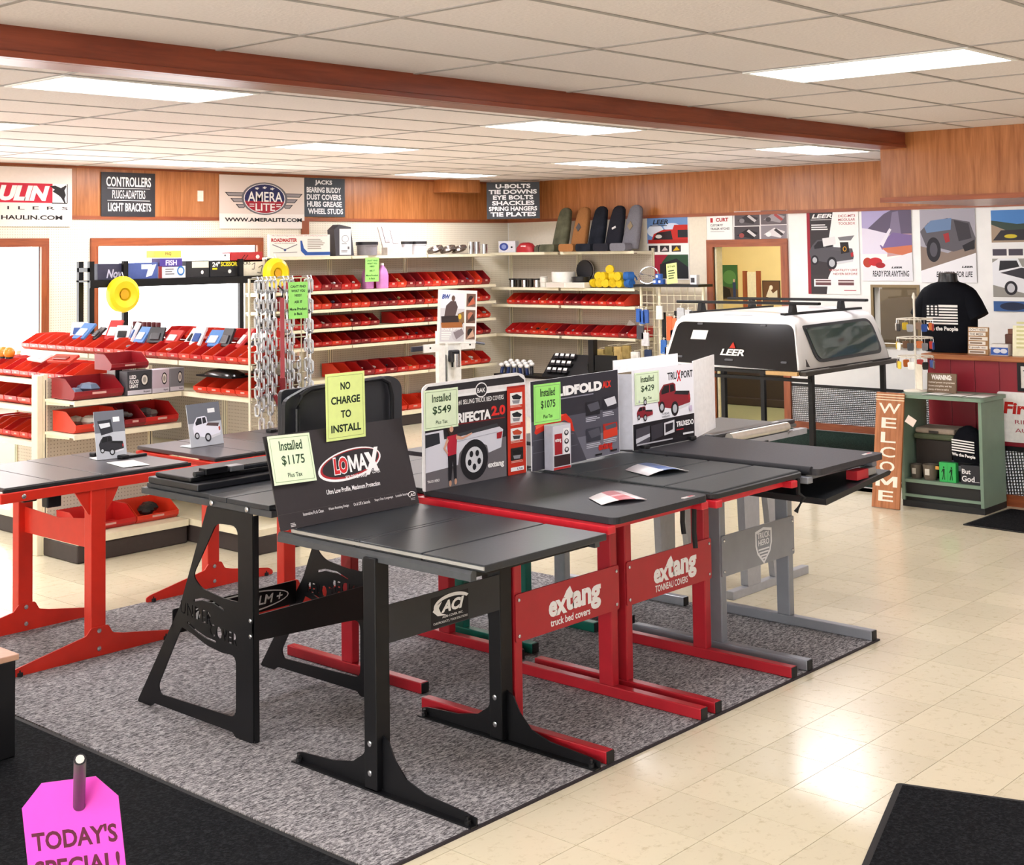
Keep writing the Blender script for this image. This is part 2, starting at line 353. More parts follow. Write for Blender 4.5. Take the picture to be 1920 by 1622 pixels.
# ================================================================ ceiling
ce = struct(S().box(-3.5, -4, ZC+.02, XW+.1, YW+.1, ZC+.1).build('ceiling', CEIL))
BY0, BY1 = 5.03, 5.25
LXF = 6.0696; FRONT_L = [(LXF, 2.6325), (LXF-3.6576, 2.6325), (LXF, -1.025), (LXF-3.6576, -1.025), (LXF+3.6576, 0.2)]
BACK_L = [(3.55+3.6576*i, 6.2+2.4384*j) for i in range(3) for j in range(3)]
pm = {}
def cpanel(x0, y0, x1, y1):
    k = (round(x1-x0, 3), round(y1-y0, 3))
    if k not in pm: pm[k] = S().box(.006, .006, 0, x1-x0-.006, y1-y0-.006, .016).mesh('ceiling_panel', CEIL)
    place(pm[k], 'ceiling_panel', ce, (x0, y0, ZC))
def region(gx, gy, xs, ys, lights, ydir):
    def inlight(x0, y0, x1, y1):
        cx, cy = (x0+x1)/2, (y0+y1)/2
        return any(lx < cx < lx+lw and ly < cy < ly+lh for lx, ly, lw, lh in lights)
    x = gx
    while x > xs[0]: x -= 1.2192
    while x < xs[1]:
        y = gy
        while y > ys[0]: y -= .6096
        while y < ys[1]:
            a, b, c, d = max(x, xs[0]), max(y, ys[0]), min(x+1.2192, xs[1]), min(y+.6096, ys[1])
            if c-a > .02 and d-b > .02 and any(seen((p, q, ZC), 60) for p in (a, c) for q in (b, d)):
                lt = [l for l in lights if l[0]-.01 < (a+c)/2 < l[0]+l[2]+.01 and l[1] < (b+d)/2 < l[1]+l[3]]
                half = [l for l in lights if ydir and l[0] < a+.3 < l[0]+l[2] and l[1] < (b+d)/2 < l[1]+l[3]]
                if half: cpanel(half[0][0]+half[0][2], b, c, d)
                elif not lt: cpanel(a, b, c, d)
            y += .6096
        x += 1.2192
    # T-bar grid
    x = gx
    while x > xs[0]: x -= 1.2192
    while x < xs[1]+.01:
        if x >= xs[0]-.01: place(S().box(-.012, ys[0], -.004, .012, ys[1], .002).mesh('grid_bar', TBAR), 'grid_bar', ce, (x, 0, ZC))
        x += 1.2192
    y = gy
    while y > ys[0]: y -= .6096
    while y < ys[1]+.01:
        if y >= ys[0]-.01: place(S().box(xs[0], -.012, -.0035, xs[1], .012, .002).mesh('grid_bar', TBAR), 'grid_bar', ce, (0, y, ZC))
        y += .6096
region(3.6312, 3.2421, (0.0, 10.34), (-3.0, BY0), [(x, y, .6096, 1.2192) for x, y in FRONT_L], True)
region(3.55, 6.2, (0.0, XW), (BY1, YW), [(x, y, 1.2192, .6096) for x, y in BACK_L], False)
DIFF = emit('light_diffuser', 'f9f7fc', LAMP)
def lamp(x, y, lx, ly, label):
    t = thing('ceiling_light', label, 'ceiling light', (x, y, ZC-.006), group='fluorescent ceiling panels')
    S().prism([rrect(0, 0, lx, ly, .01), [(.03, .03), (lx-.03, .03), (lx-.03, ly-.03), (.03, ly-.03)]], 'z', -.004, .022).build('light_frame', WHITE, t)
    S().box(.03, .03, .002, lx-.03, ly-.03, .008).build('diffuser', DIFF, t)
for k, (x, y) in enumerate(FRONT_L):
    lamp(x, y, .6096, 1.2192, 'white fluorescent panel lengthwise across the front ceiling, right of the wooden beam' if k == 0 else ('', 'white fluorescent panel in the front ceiling above the camera', 'white fluorescent panel in the front ceiling outside the picture, far right', 'white fluorescent panel in the front ceiling behind the camera, right side', 'white fluorescent panel in the front ceiling before the counter')[k])
rowsn = ['nearest the wooden beam', 'in the middle row of the back ceiling', 'nearest the left wall']; coln = ['leftmost', 'middle', 'rightmost']
for k, (x, y) in enumerate(BACK_L): lamp(x, y, 1.2192, .6096, f'white fluorescent ceiling panel, {coln[k//3]} of those {rowsn[k%3]}')
# ================================================================ beam
bm_ = struct(S().box(-3.5, BY0, 2.852, 10.34, BY1, ZC+.01).build('beam', WBEAM))
S().box(-3.5, BY0-.012, 2.835, 10.34, BY0+.03, 2.862).build('bead_moulding', WBEAM, bm_, bevel=.004)
S().box(-3.5, BY0+.03, 2.835, 10.34, BY1, 2.852).build('beam_underside', WBEAM, bm_)
# ================================================================ left wall with windows
W1 = (3.0, 6.82, .75, 2.155); W2 = (7.44, 9.42, .75, 2.155)
outer = [(-3.5, 0), (XW+.1, 0), (XW+.1, ZC+.03), (-3.5, ZC+.03)]
hole = lambda w: [(w[0], w[2]), (w[0], w[3]), (w[1], w[3]), (w[1], w[2])]
wl = struct(S().prism([outer, hole(W1), hole(W2)], 'y', YW, YW+.14).build('wall_left', WHITE))
def sheetpart(parent, name, x0, x1, z0, z1, y, m, t=.008): return S().box(0, -t, 0, x1-x0, 0, z1-z0).build(name, m, parent, loc=(x0, y, z0))
x = 2.33
while x < XW:
    sheetpart(wl, 'wood_panel', max(x, -3)+.0015, min(x+1.2192, XW)-.0015, 2.43, ZC, YW, WPAN); x += 1.2192
S().box(2, YW-.022, 2.425, XW, YW, 2.462).build('trim_strip', WTRIM, wl)
S().box(2, YW-.02, ZC-.022, XW, YW, ZC).build('trim_strip', WTRIM, wl)
for a in ((6.9, 7.36, 0, 2.43), (2.0, 6.9, 2.235, 2.43), (7.36, 8.58, 2.24, 2.43), (8.58, 9.5, 2.24, 2.43), (9.5, 10.7, 0, 2.43), (10.7, 11.9, 0, 2.43), (11.9, 13.6, 0, 2.43)):
    sheetpart(wl, 'pegboard_panel', a[0]+.001, a[1]-.001, a[2], a[3], YW, PEG, .006)
S().box(10.06, YW-.03, 2.2, 10.16, YW, 2.43).build('wood_post', WTRIMV, wl)
def window(n, w, left=True):
    r = struct(thing('window_%d' % n, '', '', (0, YW, 0))); del r['label']; del r['category']
    S().box(w[0]-.08, -.035, w[3], w[1]+.08, .02, w[3]+.082).build('head_casing', WTRIM, r)
    S().box(w[0]-.08, -.035, w[2]-.08, w[0], .02, w[3]).build('side_casing', WTRIMV, r)
    S().box(w[1], -.035, w[2]-.08, w[1]+.08, .02, w[3]).build('side_casing', WTRIMV, r)
    S().box(w[0]-.08, -.06, w[2]-.1, w[1]+.08, .02, w[2]).build('window_sill', WTRIM, r)
    S().box(w[0], .06, w[2], w[1], .066, w[3]).build('pane', GLASS, r)
window(1, W1); window(2, W2)
S().box(0, -.012, 0, .07, 0, .115).build('switch_plate', mat('f3e9d8', .4), wl, loc=(8.64, YW-.008, 2.63))
# ================================================================ right wall
DO = (8.15, 9.07, 2.06); PT = (6.53, 7.03, 1.0, 1.6)
wr = struct(S().prism([[(-4, 0), (8.15, 0), (8.15, 2.06), (9.07, 2.06), (9.07, 0), (YW+.1, 0), (YW+.1, ZC+.03), (-4, ZC+.03)], [(PT[0], PT[2]), (PT[0], PT[3]), (PT[1], PT[3]), (PT[1], PT[2])]], 'x', XW, XW+.14).build('wall_right', WHITE))
def sheetR(parent, name, y0, y1, z0, z1, x, m, t=.008): return S().box(0, -t, 0, y1-y0, 0, z1-z0).build(name, m, parent, loc=(x, y1, z0), rot=(0, 0, -math.pi/2))
y = YW
while y > 3.5:
    sheetR(wr, 'wood_panel', y-1.2192+.0015, y-.0015, 2.43, ZC, XW, WPAN); y -= 1.2192
WTRIMY = wood('stained_trim_cross', 'a85a33', '7f3d20', 'Y', 1.2, .4)
S().box(XW-.022, 3.5, 2.425, XW, YW, 2.462).build('trim_strip', WTRIMY, wr)
for a, b in ((9.16, 9.9), (9.9, 11.1), (11.1, 12.33)): sheetR(wr, 'wall_board', a+.001, b-.001, 0.0, 2.43, XW, mat('ece2cf', .6, 0, .3, .03), .005)
# diamond plate wainscot between the doorway and the counter
sheetR(wr, 'diamond_plate', 5.4, 8.06, .1, .49, XW, DIAM, .006)
S().box(XW-.012, 5.4, .49, XW, 8.06, .52).build('black_rail', BLACK, wr)
S().box(XW-.02, 5.4, 0, XW, 8.06, .1).build('base_board', WTRIMY, wr)
d1 = struct(thing('door_1', '', '', (XW, 0, 0))); del d1['label']; del d1['category']
S().box(-.03, 8.065, 0, .02, 8.15, 2.06).build('side_casing', WTRIMV, d1); S().box(-.03, 9.07, 0, .02, 9.155, 2.06).build('side_casing', WTRIMV, d1)
S().box(-.03, 8.065, 2.06, .02, 9.155, 2.145).build('head_casing', WTRIMY, d1)
S().box(.02, 9.045, 0, .14, 9.07, 2.06).build('door_jamb', mat('f0e6c0', .5), d1); S().box(.02, 8.15, 0, .14, 8.17, 2.06).build('door_jamb', mat('f0e6c0', .5), d1)
# yellow room beyond the doorway
YEL = mat('e8cf8a', .7, 0, .2, .03, 3)
hw = struct(S().box(16.6, 6.9, 0, 16.7, YW, ZC).build('wall_hallway', YEL))
struct(S().box(XW+.14, 11.4, 0, 16.6, 11.5, ZC).build('wall_hallway_left', YEL)); struct(S().box(XW+.14, 7.2, 0, 16.6, 7.3, ZC).build('wall_hallway_right', YEL))
struct(S().box(XW+.14, 7.2, ZC, 16.7, 11.5, ZC+.08).build('ceiling_hallway', CEIL)); 
struct(S().box(XW, 7.3, -.002, 16.6, 11.4, .004).build('floor_hallway', mat('8d8a5f', .4, 0, .4, .08)))
t = thing('ceiling_light', 'unseen lamp added to brighten the yellow room beyond the doorway', 'ceiling light', (15.0, 9.3, ZC-.03)); S().box(-.4, -.6, 0, .4, .6, .02).build('diffuser', DIFF, t)  # out-of-view glowing panel, added to make the yellow walls bright
# pass-through window with the dim store room behind it
w3 = struct(thing('window_3', '', '', (XW, 0, 0))); del w3['label']; del w3['category']
S().box(-.012, PT[0]-.03, PT[2]-.03, .02, PT[0], PT[3]+.03).build('side_casing', mat('8a7550', .5), w3); S().box(-.012, PT[1], PT[2]-.03, .02, PT[1]+.03, PT[3]+.03).build('side_casing', mat('8a7550', .5), w3)
S().box(-.012, PT[0], PT[3], .02, PT[1], PT[3]+.03).build('head_casing', mat('8a7550', .5), w3); S().box(-.03, PT[0], PT[2]-.03, .02, PT[1], PT[2]).build('window_sill', mat('8a7550', .5), w3)
S().box(.06, PT[0], PT[2], .064, PT[1], PT[3]).build('pane', GLASS, w3)
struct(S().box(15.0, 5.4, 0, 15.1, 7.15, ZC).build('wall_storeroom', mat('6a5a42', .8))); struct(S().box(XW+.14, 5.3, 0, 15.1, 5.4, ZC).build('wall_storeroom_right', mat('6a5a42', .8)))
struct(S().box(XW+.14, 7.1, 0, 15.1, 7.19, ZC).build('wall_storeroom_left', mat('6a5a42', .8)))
# ---------------------------------------------------------------- walls behind the camera
struct(S().box(-3.5, -4.1, 0, XW+.1, -4, ZC+.03).build('wall_front', WHITE))
struct(S().prism([[(-4, 0), (YW+.1, 0), (YW+.1, ZC+.03), (-4, ZC+.03)], [(-2.5, .6), (-2.5, 2.5), (1.2, 2.5), (1.2, .6)], [(3.0, .6), (3.0, 2.5), (8.2, 2.5), (8.2, .6)]], 'x', -3.6, -3.5).build('wall_back', WHITE))
# ================================================================ soffit over the counter
so = struct(S().box(10.352, -3, 2.43, 12.2, 5.25, ZC+.02).build('wall_soffit', mat('d9c39a', .6)))
for a, b in ((-3, .15), (.15, 1.37), (1.37, 2.59), (2.59, 3.81), (3.81, 5.03)): sheetR(so, 'wood_panel', a+.0015, b-.0015, 2.43, ZC, 10.352, WPAN, .012)
sheetR(so, 'wood_panel', 5.03, 5.25, 2.43, ZC, 10.352, WPAN, .012)
S().box(10.33, -3, 2.40, 10.37, 5.26, 2.44).build('trim_strip', WTRIMY, so); S().box(10.37, -3, 2.40, 12.2, 5.25, 2.43).build('soffit_board', WPAN, so)
# ================================================================ carpet and mats
def flat(name, label, cat, poly, z0, z1, m, **k):
    o = S().prism(poly, 'z', z0, z1).build(name, m, **k); return tag(o, label, cat)
cp = thing('area_carpet', 'large grey loop-pile carpet with dark bound edge under the display stands', 'carpet', (CARX0, CARY0, 0))
S().box(.012, .012, 0, CARX1-CARX0, CARY1-CARY0, .009).build('pile', CARPET, cp)
S().box(0, 0, 0, CARX1-CARX0, .014, .0085).build('edge_binding', mat('2a2226', .8), cp); S().box(0, .014, 0, .012, CARY1-CARY0, .0085).build('edge_binding', CARPET, cp)
def fmat(label, x0, y0, x1, y1, rz=0):
    t = thing('floor_mat', label, 'floor mat', (x0, y0, 0), rz)
    S().prism(rrect(0, 0, x1-x0, y1-y0, .02), 'z', 0, .006).build('rubber_backing', mat('101012', .7), t, bevel=.003)
    S().box(.025, .025, .004, x1-x0-.025, y1-y0-.025, .0095).build('mat_pile', BMAT, t)
fmat('long black floor mat along the near edge of the grey carpet', 1.55, 3.05, 3.115, 5.92)
fmat('black floor mat in the bottom right corner of the tiled floor', 4.323, .418, 5.523, 2.218, 17.9)
fmat('black floor mat in front of the red counter', 9.62, 2.2, 10.42, 4.36, -2)
# ================================================================ display stands
RED = mat('b3202c', .32, .1, .5, .06, 12, name='red_powder_coat'); ORED = mat('d8301f', .35, .05, .5, .05, 12, name='orange_red_powder_coat')
GREEN = mat('0f6e5e', .35, .05, .5, .06, 12); GREYS = mat('8f9299', .38, .25, .5, .05, 12, name='grey_powder_coat'); SILV = mat('aeb3ba', .35, .5, .5, .05)
RUB = mat('111113', .7); BOLT = mat('c9cacc', .25, .9); ALU = mat('c9ccd0', .28, .85, .5, .03)
def bolts(parent, pts, axis='y', r=.008, name='bolt', m=None):
    me = S().lathe([(r*.6, -.006), (r, -.004), (r, 0)], axis=axis, n=10).mesh(name, m or BOLT, True)
    for p in pts: place(me, name, parent, p)
def stand_tube(name, label, x0, x1, m, pz=(.40, .60), top=.905, yA=3.45, yB=4.50, yp=3.93, rail=None, pr=None, cross=True, group=None):
    """welded tube display stand: two runner feet along y, two posts, a name panel between them, two top rails"""
    t = thing(name, label, 'display stand', (x0, yA, 0), group=group); W = x1-x0; L = yB-yA; p = yp-yA
    for xx in (0, W-.05):
        S().box(xx, 0, .010, xx+.05, L, .060).build('foot', m, t, bevel=.005)
        S().box(xx+.003, -.004, .012, xx+.047, .002, .058).build('end_cap', RUB, t)
        S().box(xx, p, .058, xx+.05, p+.08, top-.03).build('post', m, t, bevel=.006)
        S().box(xx, -.03, top-.032, xx+.05, L+.02, top).build('top_rail', rail or m, t, bevel=.004)
    if cross:
        for yy in (.02, L-.06): S().box(.05, yy, top-.028, W-.05, yy+.04, top-.003).build('cross_rail', rail or m, t)
    if pz:
        q = S().prism(rounded([(0, pz[0]), (W, pz[0]), (W, pz[1]), (0, pz[1])], .012), 'y', p-.008, p).build('name_panel', m, t)
        bolts(t, [(xx, p-.008, zz) for xx in (.02, W-.02) for zz in (pz[0]+.025, pz[1]-.025)])
        if pr: o = pr(W, pz[1]-pz[0]).build(t, 'lettering', (0, p-.0085, pz[0])); 
    return t
WHT = 'f6f4f2'
def ext_logo(sub):
    def f(W, H):
        p = Pr(W, H)
        p.text('ex', .30, .36, .475, .70, WHT, .045).poly([(.44, .36), (.47, .22), (.505, .14), (.53, .30), (.50, .33)], WHT)
        p.text('tang', .455, .19, .81, .82, WHT, .045)
        p.text(sub, .315, .74, .70, .90, WHT, .022); return p
    return f
stand_tube('display_stand', 'dark red tube stand lettered extang truck bed covers, beside the black stand', 4.335, 5.045, RED, pr=ext_logo('truck bed covers'), rail=mat('cf2230', .28, .1), top=.945)
stand_tube('display_stand', 'dark red tube stand lettered extang tonneau covers, next to the grey stand', 5.105, 5.80, RED, pr=ext_logo('TONNEAU COVERS'), rail=mat('cf2230', .28, .1), top=.935)
def hero(W, H):
    p = Pr(W, H); c = 'e9e9ec'; g = '8f9299'
    sh = lambda k: [(.56-.115*k, .5-.36*k), (.56, .5-.43*k), (.56+.115*k, .5-.36*k), (.56+.115*k, .5+.0*k), (.56+.09*k, .5+.22*k), (.56, .5+.50*k), (.56-.09*k, .5+.22*k), (.56-.115*k, .5)]
    p.poly(sh(1), c).poly(sh(.84), g).text('TRUCK', .475, .19, .645, .34, c, .02).text('HERO', .485, .37, .635, .52, c, .02)
    for i, (a, y) in enumerate(((.075, .60), (.065, .68), (.045, .76), (.025, .83))): p.rect(.56-a, y, .56+a, y+.04, c)
    return p
stand_tube('display_stand', 'grey tube stand with a white shield badge, rightmost of the front row', 5.895, 6.60, GREYS, (.385, .59), pr=hero, top=.935)
# black stand with curved gusset feet
t = thing('display_stand', 'black steel stand with curved gusset feet, nearest the camera', 'display stand', (3.55, 3.44, 0)); W = .77
prof = [(0, .012), (1.0, .012), (1.0, .040), (.97, .048), (.78, .060), (.66, .085), (.60, .125), (.565, .18), (.55, .215), (.50, .225), (.455, .20), (.42, .14), (.36, .085), (.26, .058), (.05, .045), (0, .038)]
for xx in (.030, W-.038):
    S().prism(prof, 'x', xx, xx+.006).build('gusset_foot', BLACK, t); S().box(xx-.03, 0, .010, xx+.006, 1.0, .016).build('foot_flange', BLACK, t)
    for yy in (.03, .97): S().lathe([(.012, 0), (.012, .02), (.006, .022), (.006, .034)], (xx-.015, yy, .0095), 12).build('levelling_foot', mat('2a2a2c', .4, .6), t)
for xx in (0, W-.072):
    S().box(xx, .49, .02, xx+.072, .56, .885).build('post', BLACK, t, bevel=.004)
    bolts(t, [(xx-.001, .525, .19), (xx-.001, .525, .08)], 'x', .011)
q = S().box(.07, .492, .555, W-.072, .498, .70).build('name_panel', mat('26272b', .45), t)
def aci(W, H):
    p = Pr(W, H); c = 'f2efee'
    p.rect(.36, .14, .70, .97, '1b1b1e')
    p.ring(.555, .44, .17, .30, .022, c, 150, 330).poly([(.375, .52), (.40, .40), (.46, .30), (.43, .46), (.45, .62), (.50, .70), (.42, .67)], c)
    p.text('ACI', .45, .30, .66, .62, c, .05, .3).text('AGRI-COVER, INC.', .46, .70, .65, .77, c, .01).text('OUR PRODUCTS, YOUR SOLUTIONS', .38, .83, .69, .90, c, .0); return p
aci(W-.142, .145).build(t, 'lettering', (.07, .4918, .555))
for xx in (.015, W-.045):
    S().prism([(xx, .87), (xx+.03, .87), (xx+.03, .908), (xx+.01, .908), (xx, .895)], 'y', .0, 1.10).build('top_rail', mat('55585c', .4, .5), t)
for yy in (.03, .5, 1.05): S().box(.04, yy, .872, W-.04, yy+.03, .9).build('cross_rail', BLACK, t)
# ---------------------------------------------------------------- covers lying on the front row of stands
def cover(name, label, x0, x1, y0, y1, z, h, m, panels=None, bev=.012, edge=None, badge=None, along='y'):
    t = thing(name, label, 'truck bed cover', (x0, y0, z)); W, L = x1-x0, y1-y0
    if panels:
        for a, b in panels:
            if along == 'y': S().box(0, a, 0, W, b, h).build('panel', m, t, bevel=bev)
            else: S().box(a, 0, 0, b, L, h).build('panel', m, t, bevel=bev)
    else:
        S().prism(rrect(0, 0, W, L, .035), 'z', 0, h).build('panel', m, t, bevel=bev, seg=3)
    if edge: S().box(-.006, 0, h*.35, 0, L, h*.8).build('edge_strip', edge, t)
    if badge:
        b = S().box(-.04, -.009, 0, .04, .009, .003).build('badge', mat('d9d4d2', .4), t, loc=badge, rot=(0, 0, 0)); S().box(.0, -.006, .003, .034, .006, .0036).build('badge_print', mat('b32028', .5), b)
    return t
HARD = mat('2b2e33', .34, 0, .45, .1, 90, .03, name='dark_grey_hard_panel')
c1 = cover('folding_cover', 'dark grey hard folding cover with two seams on the black stand', 3.575, 4.275, 3.38, 4.455, .908, .027, HARD, [(0, .315), (.325, .665), (.668, .695), (.698, 1.075)], .003, ALU)
c2 = cover('soft_cover', 'black vinyl covered panel with a small badge on the nearer red stand', 4.375, 5.045, 3.415, 4.53, .946, .028, BLKV, None, .012, None, (.56, .035, .028))
c3 = cover('folding_cover', 'black four-panel folding cover on the second red stand', 5.13, 5.89, 3.46, 4.56, .938, .03, mat('2b3032', .5, 0, .35, .1, 120, .05), [(0.0, .26), (.264, .52), (.524, .78), (.784, 1.1)], .009)
S().prism([rrect(-.015, -.02, .775, 1.12, .05), rrect(.02, .02, .74, 1.08, .04)], 'z', .0, .022).build('cover_frame', mat('1e2124', .45), c3, bevel=.006)
c4 = cover('roll_up_cover', 'wide black vinyl roll-up cover on the grey stand', 5.94, 6.62, 3.385, 4.66, .94, .032, mat('37363a', .55, 0, .3, .12, 110, .08), None, .012, None, (.585, .05, .032))
S().cyl((.0, .04, .022), (.0, 1.2, .022), .02).build('side_roll', BLKV, c4, True)
for y_, l in ((3.50, .17), (3.60, .13)):   # straps hanging below the covers
    o = tag(S().tube([(5.05+.55*(y_-3.5), y_, .935), (5.05+.55*(y_-3.5), y_, .90), (5.06+.55*(y_-3.5), y_+.01, .90-l*.6), (5.055+.55*(y_-3.5), y_, .90-l)], .012, 6).build('tie_strap', RUB), 'black webbing strap hanging below the nearer red stand, ' + ('with buckle' if l > .15 else 'shorter one'), 'strap')
o = tag(S().tube([(5.87, 3.46, .93), (5.87, 3.46, .86), (5.89, 3.44, .84), (5.86, 3.47, .77)], .012, 6).build('tie_strap', RUB), 'black webbing strap hanging at the corner of the second red stand', 'strap')
t = thing('lower_tray', 'black tray panel slung below the folding cover, between red and grey stands', 'tray', (5.96, 3.36, .80)); S().prism([(0, .0), (.66, .06), (.68, .075), (.66, .085), (0, .03)], 'y', 0, .5).build('tray_panel', mat('15171a', .4), t)
t2 = S().box(.35, .02, .07, .47, .08, .115).build('clamp', RED, t); S().box(.47, .02, .08, .55, .07, .115).build('clamp_end', STEEL, t)
# ---------------------------------------------------------------- brochures on the covers
def leaflet(label, pts, z, cols, bend=.012):
    t = thing('brochure', label, 'brochure', (pts[0][0], pts[0][1], z)); o = Vector((pts[0][0], pts[0][1], 0)); a, b, c_, d = [Vector((p[0], p[1], 0))-o for p in pts]; s = S(); n = 8; vs = []
    for i in range(n+1):
        u = i/n; zz = .003+bend*math.sin(u*math.pi)
        for q in (a.lerp(b, u), d.lerp(c_, u)): vs.append((q.x, q.y, zz))
    s.add(vs, [(2*i, 2*i+1, 2*i+3, 2*i+2) for i in range(n)]); s.m = [0 if i < 3 else (1 if i < 6 else 2) for i in range(n)]
    o_ = s.build('paper', [mat(c, .35) for c in cols], t, True); sol = o_.modifiers.new('thick', 'SOLIDIFY'); sol.thickness = .002
leaflet('white and red brochure lying on the nearer red stand cover', [az(*p, .975)[:2] for p in ((1104, 935), (1165, 922), (1213, 938), (1128, 948))], .976, ('f3e9e8', 'c8747a', 'e9d9da'))
leaflet('white and blue brochure lying on the four-panel folding cover', [az(*p, .970)[:2] for p in ((1172, 882), (1235, 872), (1292, 884), (1215, 893))], .970, ('e8e4e8', '51699e', 'f4f2ee'), .02)
# ================================================================ black A-frame stand with cut-out lettering
def outlines(txt, x0, y0, x1, y1, skew=0, bold=.0, mirror=False):
    cu = bpy.data.curves.new('t', 'FONT'); cu.body = txt; cu.offset = bold; cu.fill_mode = 'NONE'; cu.resolution_u = 2; cu.space_character = 1.12
    o = bpy.data.objects.new('t', cu); me = bpy.data.meshes.new_from_object(o)
    adj = {}
    for e in me.edges:
        a, b = e.vertices; adj.setdefault(a, []).append(b); adj.setdefault(b, []).append(a)
    co = [(v.co.x, v.co.y) for v in me.vertices]; bpy.data.objects.remove(o); bpy.data.curves.remove(cu); bpy.data.meshes.remove(me)
    left = set(adj); loops = []
    while left:
        a = left.pop(); lp = [a]; prev, cur = None, a
        while True:
            nx = [k for k in adj[cur] if k != prev and (k in left or (k == a and len(lp) > 2))]
            if not nx or nx[0] == a: break
            prev, cur = cur, nx[0]; left.discard(cur); lp.append(cur)
        if len(lp) > 2: loops.append([co[i] for i in lp])
    def inside(p, L):
        r = False
        for (xa, ya), (xb, yb) in zip(L, L[1:]+L[:1]):
            if (ya > p[1]) != (yb > p[1]) and p[0] < (xb-xa)*(p[1]-ya)/(yb-ya)+xa: r = not r
        return r
    loops = [l for l in loops if not any(inside(l[0], k) for k in loops if k is not l)]
    xs = [p[0] for l in loops for p in l]; ys = [p[1] for l in loops for p in l]; mx, my, Mx, My = min(xs), min(ys), max(xs), max(ys)
    return [[(x0+(x1-x0)*(x-mx)/(Mx-mx), y0+(y1-y0)*(y-my)/(My-my)+skew*((x-mx)/(Mx-mx)-.5)) for x, y in l] for l in loops]
YA = 4.72
def aframe_loops(mir):
    q = lambda L: [(y-YA, z) for y, z in L]
    out = rounded(q([(5.585, .010), (5.47, .010), (5.45, .028), (4.86, .028), (4.845, .010), (4.72, .010), (4.72, .96), (5.04, .96), (5.05, .93), (5.246, .494)]), .012, 2)
    h1 = rounded(q([(4.975, .89), (4.82, .897), (4.82, .578), (4.93, .578), (5.086, .597), (5.15, .64)]), [.03, .05, .01, .03, .03, .06])
    h2 = rounded(q([(5.235, .405), (5.417, .115), (5.40, .078), (4.84, .092), (4.837, .352), (4.93, .345), (5.05, .358), (5.14, .385)]), [.01, .05, .03, .04, .05, .03, .03, .03])
    # in (y,z): the outside face is seen with y running to the left
    if not mir: A = outlines('UNDER', -.520, .455, -.29, .51, -.02); B = outlines('COVER', -.30, .398, -.11, .45, -.015); f = lambda L: [(-x, z) for x, z in L]
    else: A = outlines('UNDER', .11, .455, .32, .51, .0); B = outlines('COVER', .31, .42, .50, .475, .0); f = lambda L: L
    sl = [(.52-.02*i/1, .435-.0*i) for i in range(1)]
    slot = [(.47, .425), (.40, .400), (.33, .385), (.26, .380), (.26, .388), (.33, .394), (.40, .410), (.47, .437)]
    slot2 = [(.42, .53), (.36, .545), (.28, .545), (.20, .525), (.20, .533), (.28, .555), (.36, .555), (.42, .54)]
    return [out, h1, h2]+[f(l) for l in A+B]+[slot, slot2]
t = thing('display_stand', 'black A-frame stand with cut-out UNDERCOVER lettering, behind the near black stand', 'display stand', (3.575, YA, 0))
S().prism(aframe_loops(False), 'x', 0, .006).build('side_frame', BLACK, t); S().box(.006, -.004, .012, .03, .0, .95).build('frame_flange', BLACK, t)
S().prism(aframe_loops(True), 'x', .70, .706).build('side_frame', BLACK, t); S().box(.676, -.004, .012, .70, .0, .95).build('frame_flange', BLACK, t)
S().prism(rounded([(0, .535), (.70, .545), (.70, .34), (.66, .385), (.55, .405), (.12, .425), (0, .43)], .03), 'y', 0, .006).build('front_brace', BLACK, t)
S().prism(rounded([(0, .47), (.70, .47), (.70, .36), (.0, .36)], .01), 'y', .58, .586).build('rear_brace', BLACK, t)
p = Pr(.62, .11); p.ring(.5, .5, .49, .46, .012, WHT).text('MOUNT REALM +', .07, .30, .93, .70, WHT, .02, .2); p.build(t, 'lettering', (.04, .5795, .36))
bolts(t, [(-.001, .012, .515), (-.001, .012, .45), (.69, -.006, .52), (.69, -.006, .42)], 'x', .009)
for xx in (0, .67): S().box(xx, -.13, .958, xx+.035, .83, .985).build('top_rail', mat('4a4c50', .4, .4), t)
for yy in (.0, .25): bolts(t, [(-.004, yy+.03, .975)], 'x', .012, 'clamp_bolt')
for yy in (-.1, .78): S().box(.03, yy, .96, .68, yy+.03, .983).build('cross_rail', BLACK, t)
t = thing('cover_clamp', 'white plastic clamp hanging under the black A-frame stand corner', 'clamp', (3.62, 4.565, .90)); S().prism(rounded([(0, 0), (.03, .0), (.035, .085), (.0, .085)], .01), 'y', 0, .03).build('clamp_body', mat('e8e6e2', .4), t); S().box(.005, .03, .06, .03, .06, .085).build('clamp_jaw', mat('d8d6d2', .4), t)
c = thing('folding_cover', 'black folded cover with raised side tube on the A-frame stand', 'truck bed cover', (3.57, 4.60, .986))
for a, b in ((0, .29), (.295, .42)): S().box(0, a, 0, .72, b, .022).build('panel', HARD, c, bevel=.003)
S().box(0.02, .43, 0, .75, .93, .02).build('panel', HARD, c, bevel=.003); S().box(.02, .53, .02, .75, .92, .05).build('panel', mat('222327', .35), c, bevel=.006)
S().box(.03, .60, .05, .76, .88, .072).build('folded_frame', BLACK, c, bevel=.008); S().cyl((.05, .60, .085), (.76, .60, .085), .012).build('side_tube', mat('2c2d31', .25), c, True)
S().box(.10, .58, .075, .22, .64, .105).build('clamp', BLACK, c, bevel=.004); S().box(.235, .58, .075, .31, .64, .10).build('clamp', mat('8b8d90', .3, .6), c, bevel=.004)
c = thing('upright_cover', 'tall black folded cover panels standing upright behind the black sign board', 'truck bed cover', (3.79, 4.72, 1.011))
S().prism(rounded([(0, 0), (.70, 0), (.70, .42), (.64, .46), (.14, .45), (.0, .40)], .035), 'y', .05, .075).build('panel', mat('1d1e23', .45), c, bevel=.004)
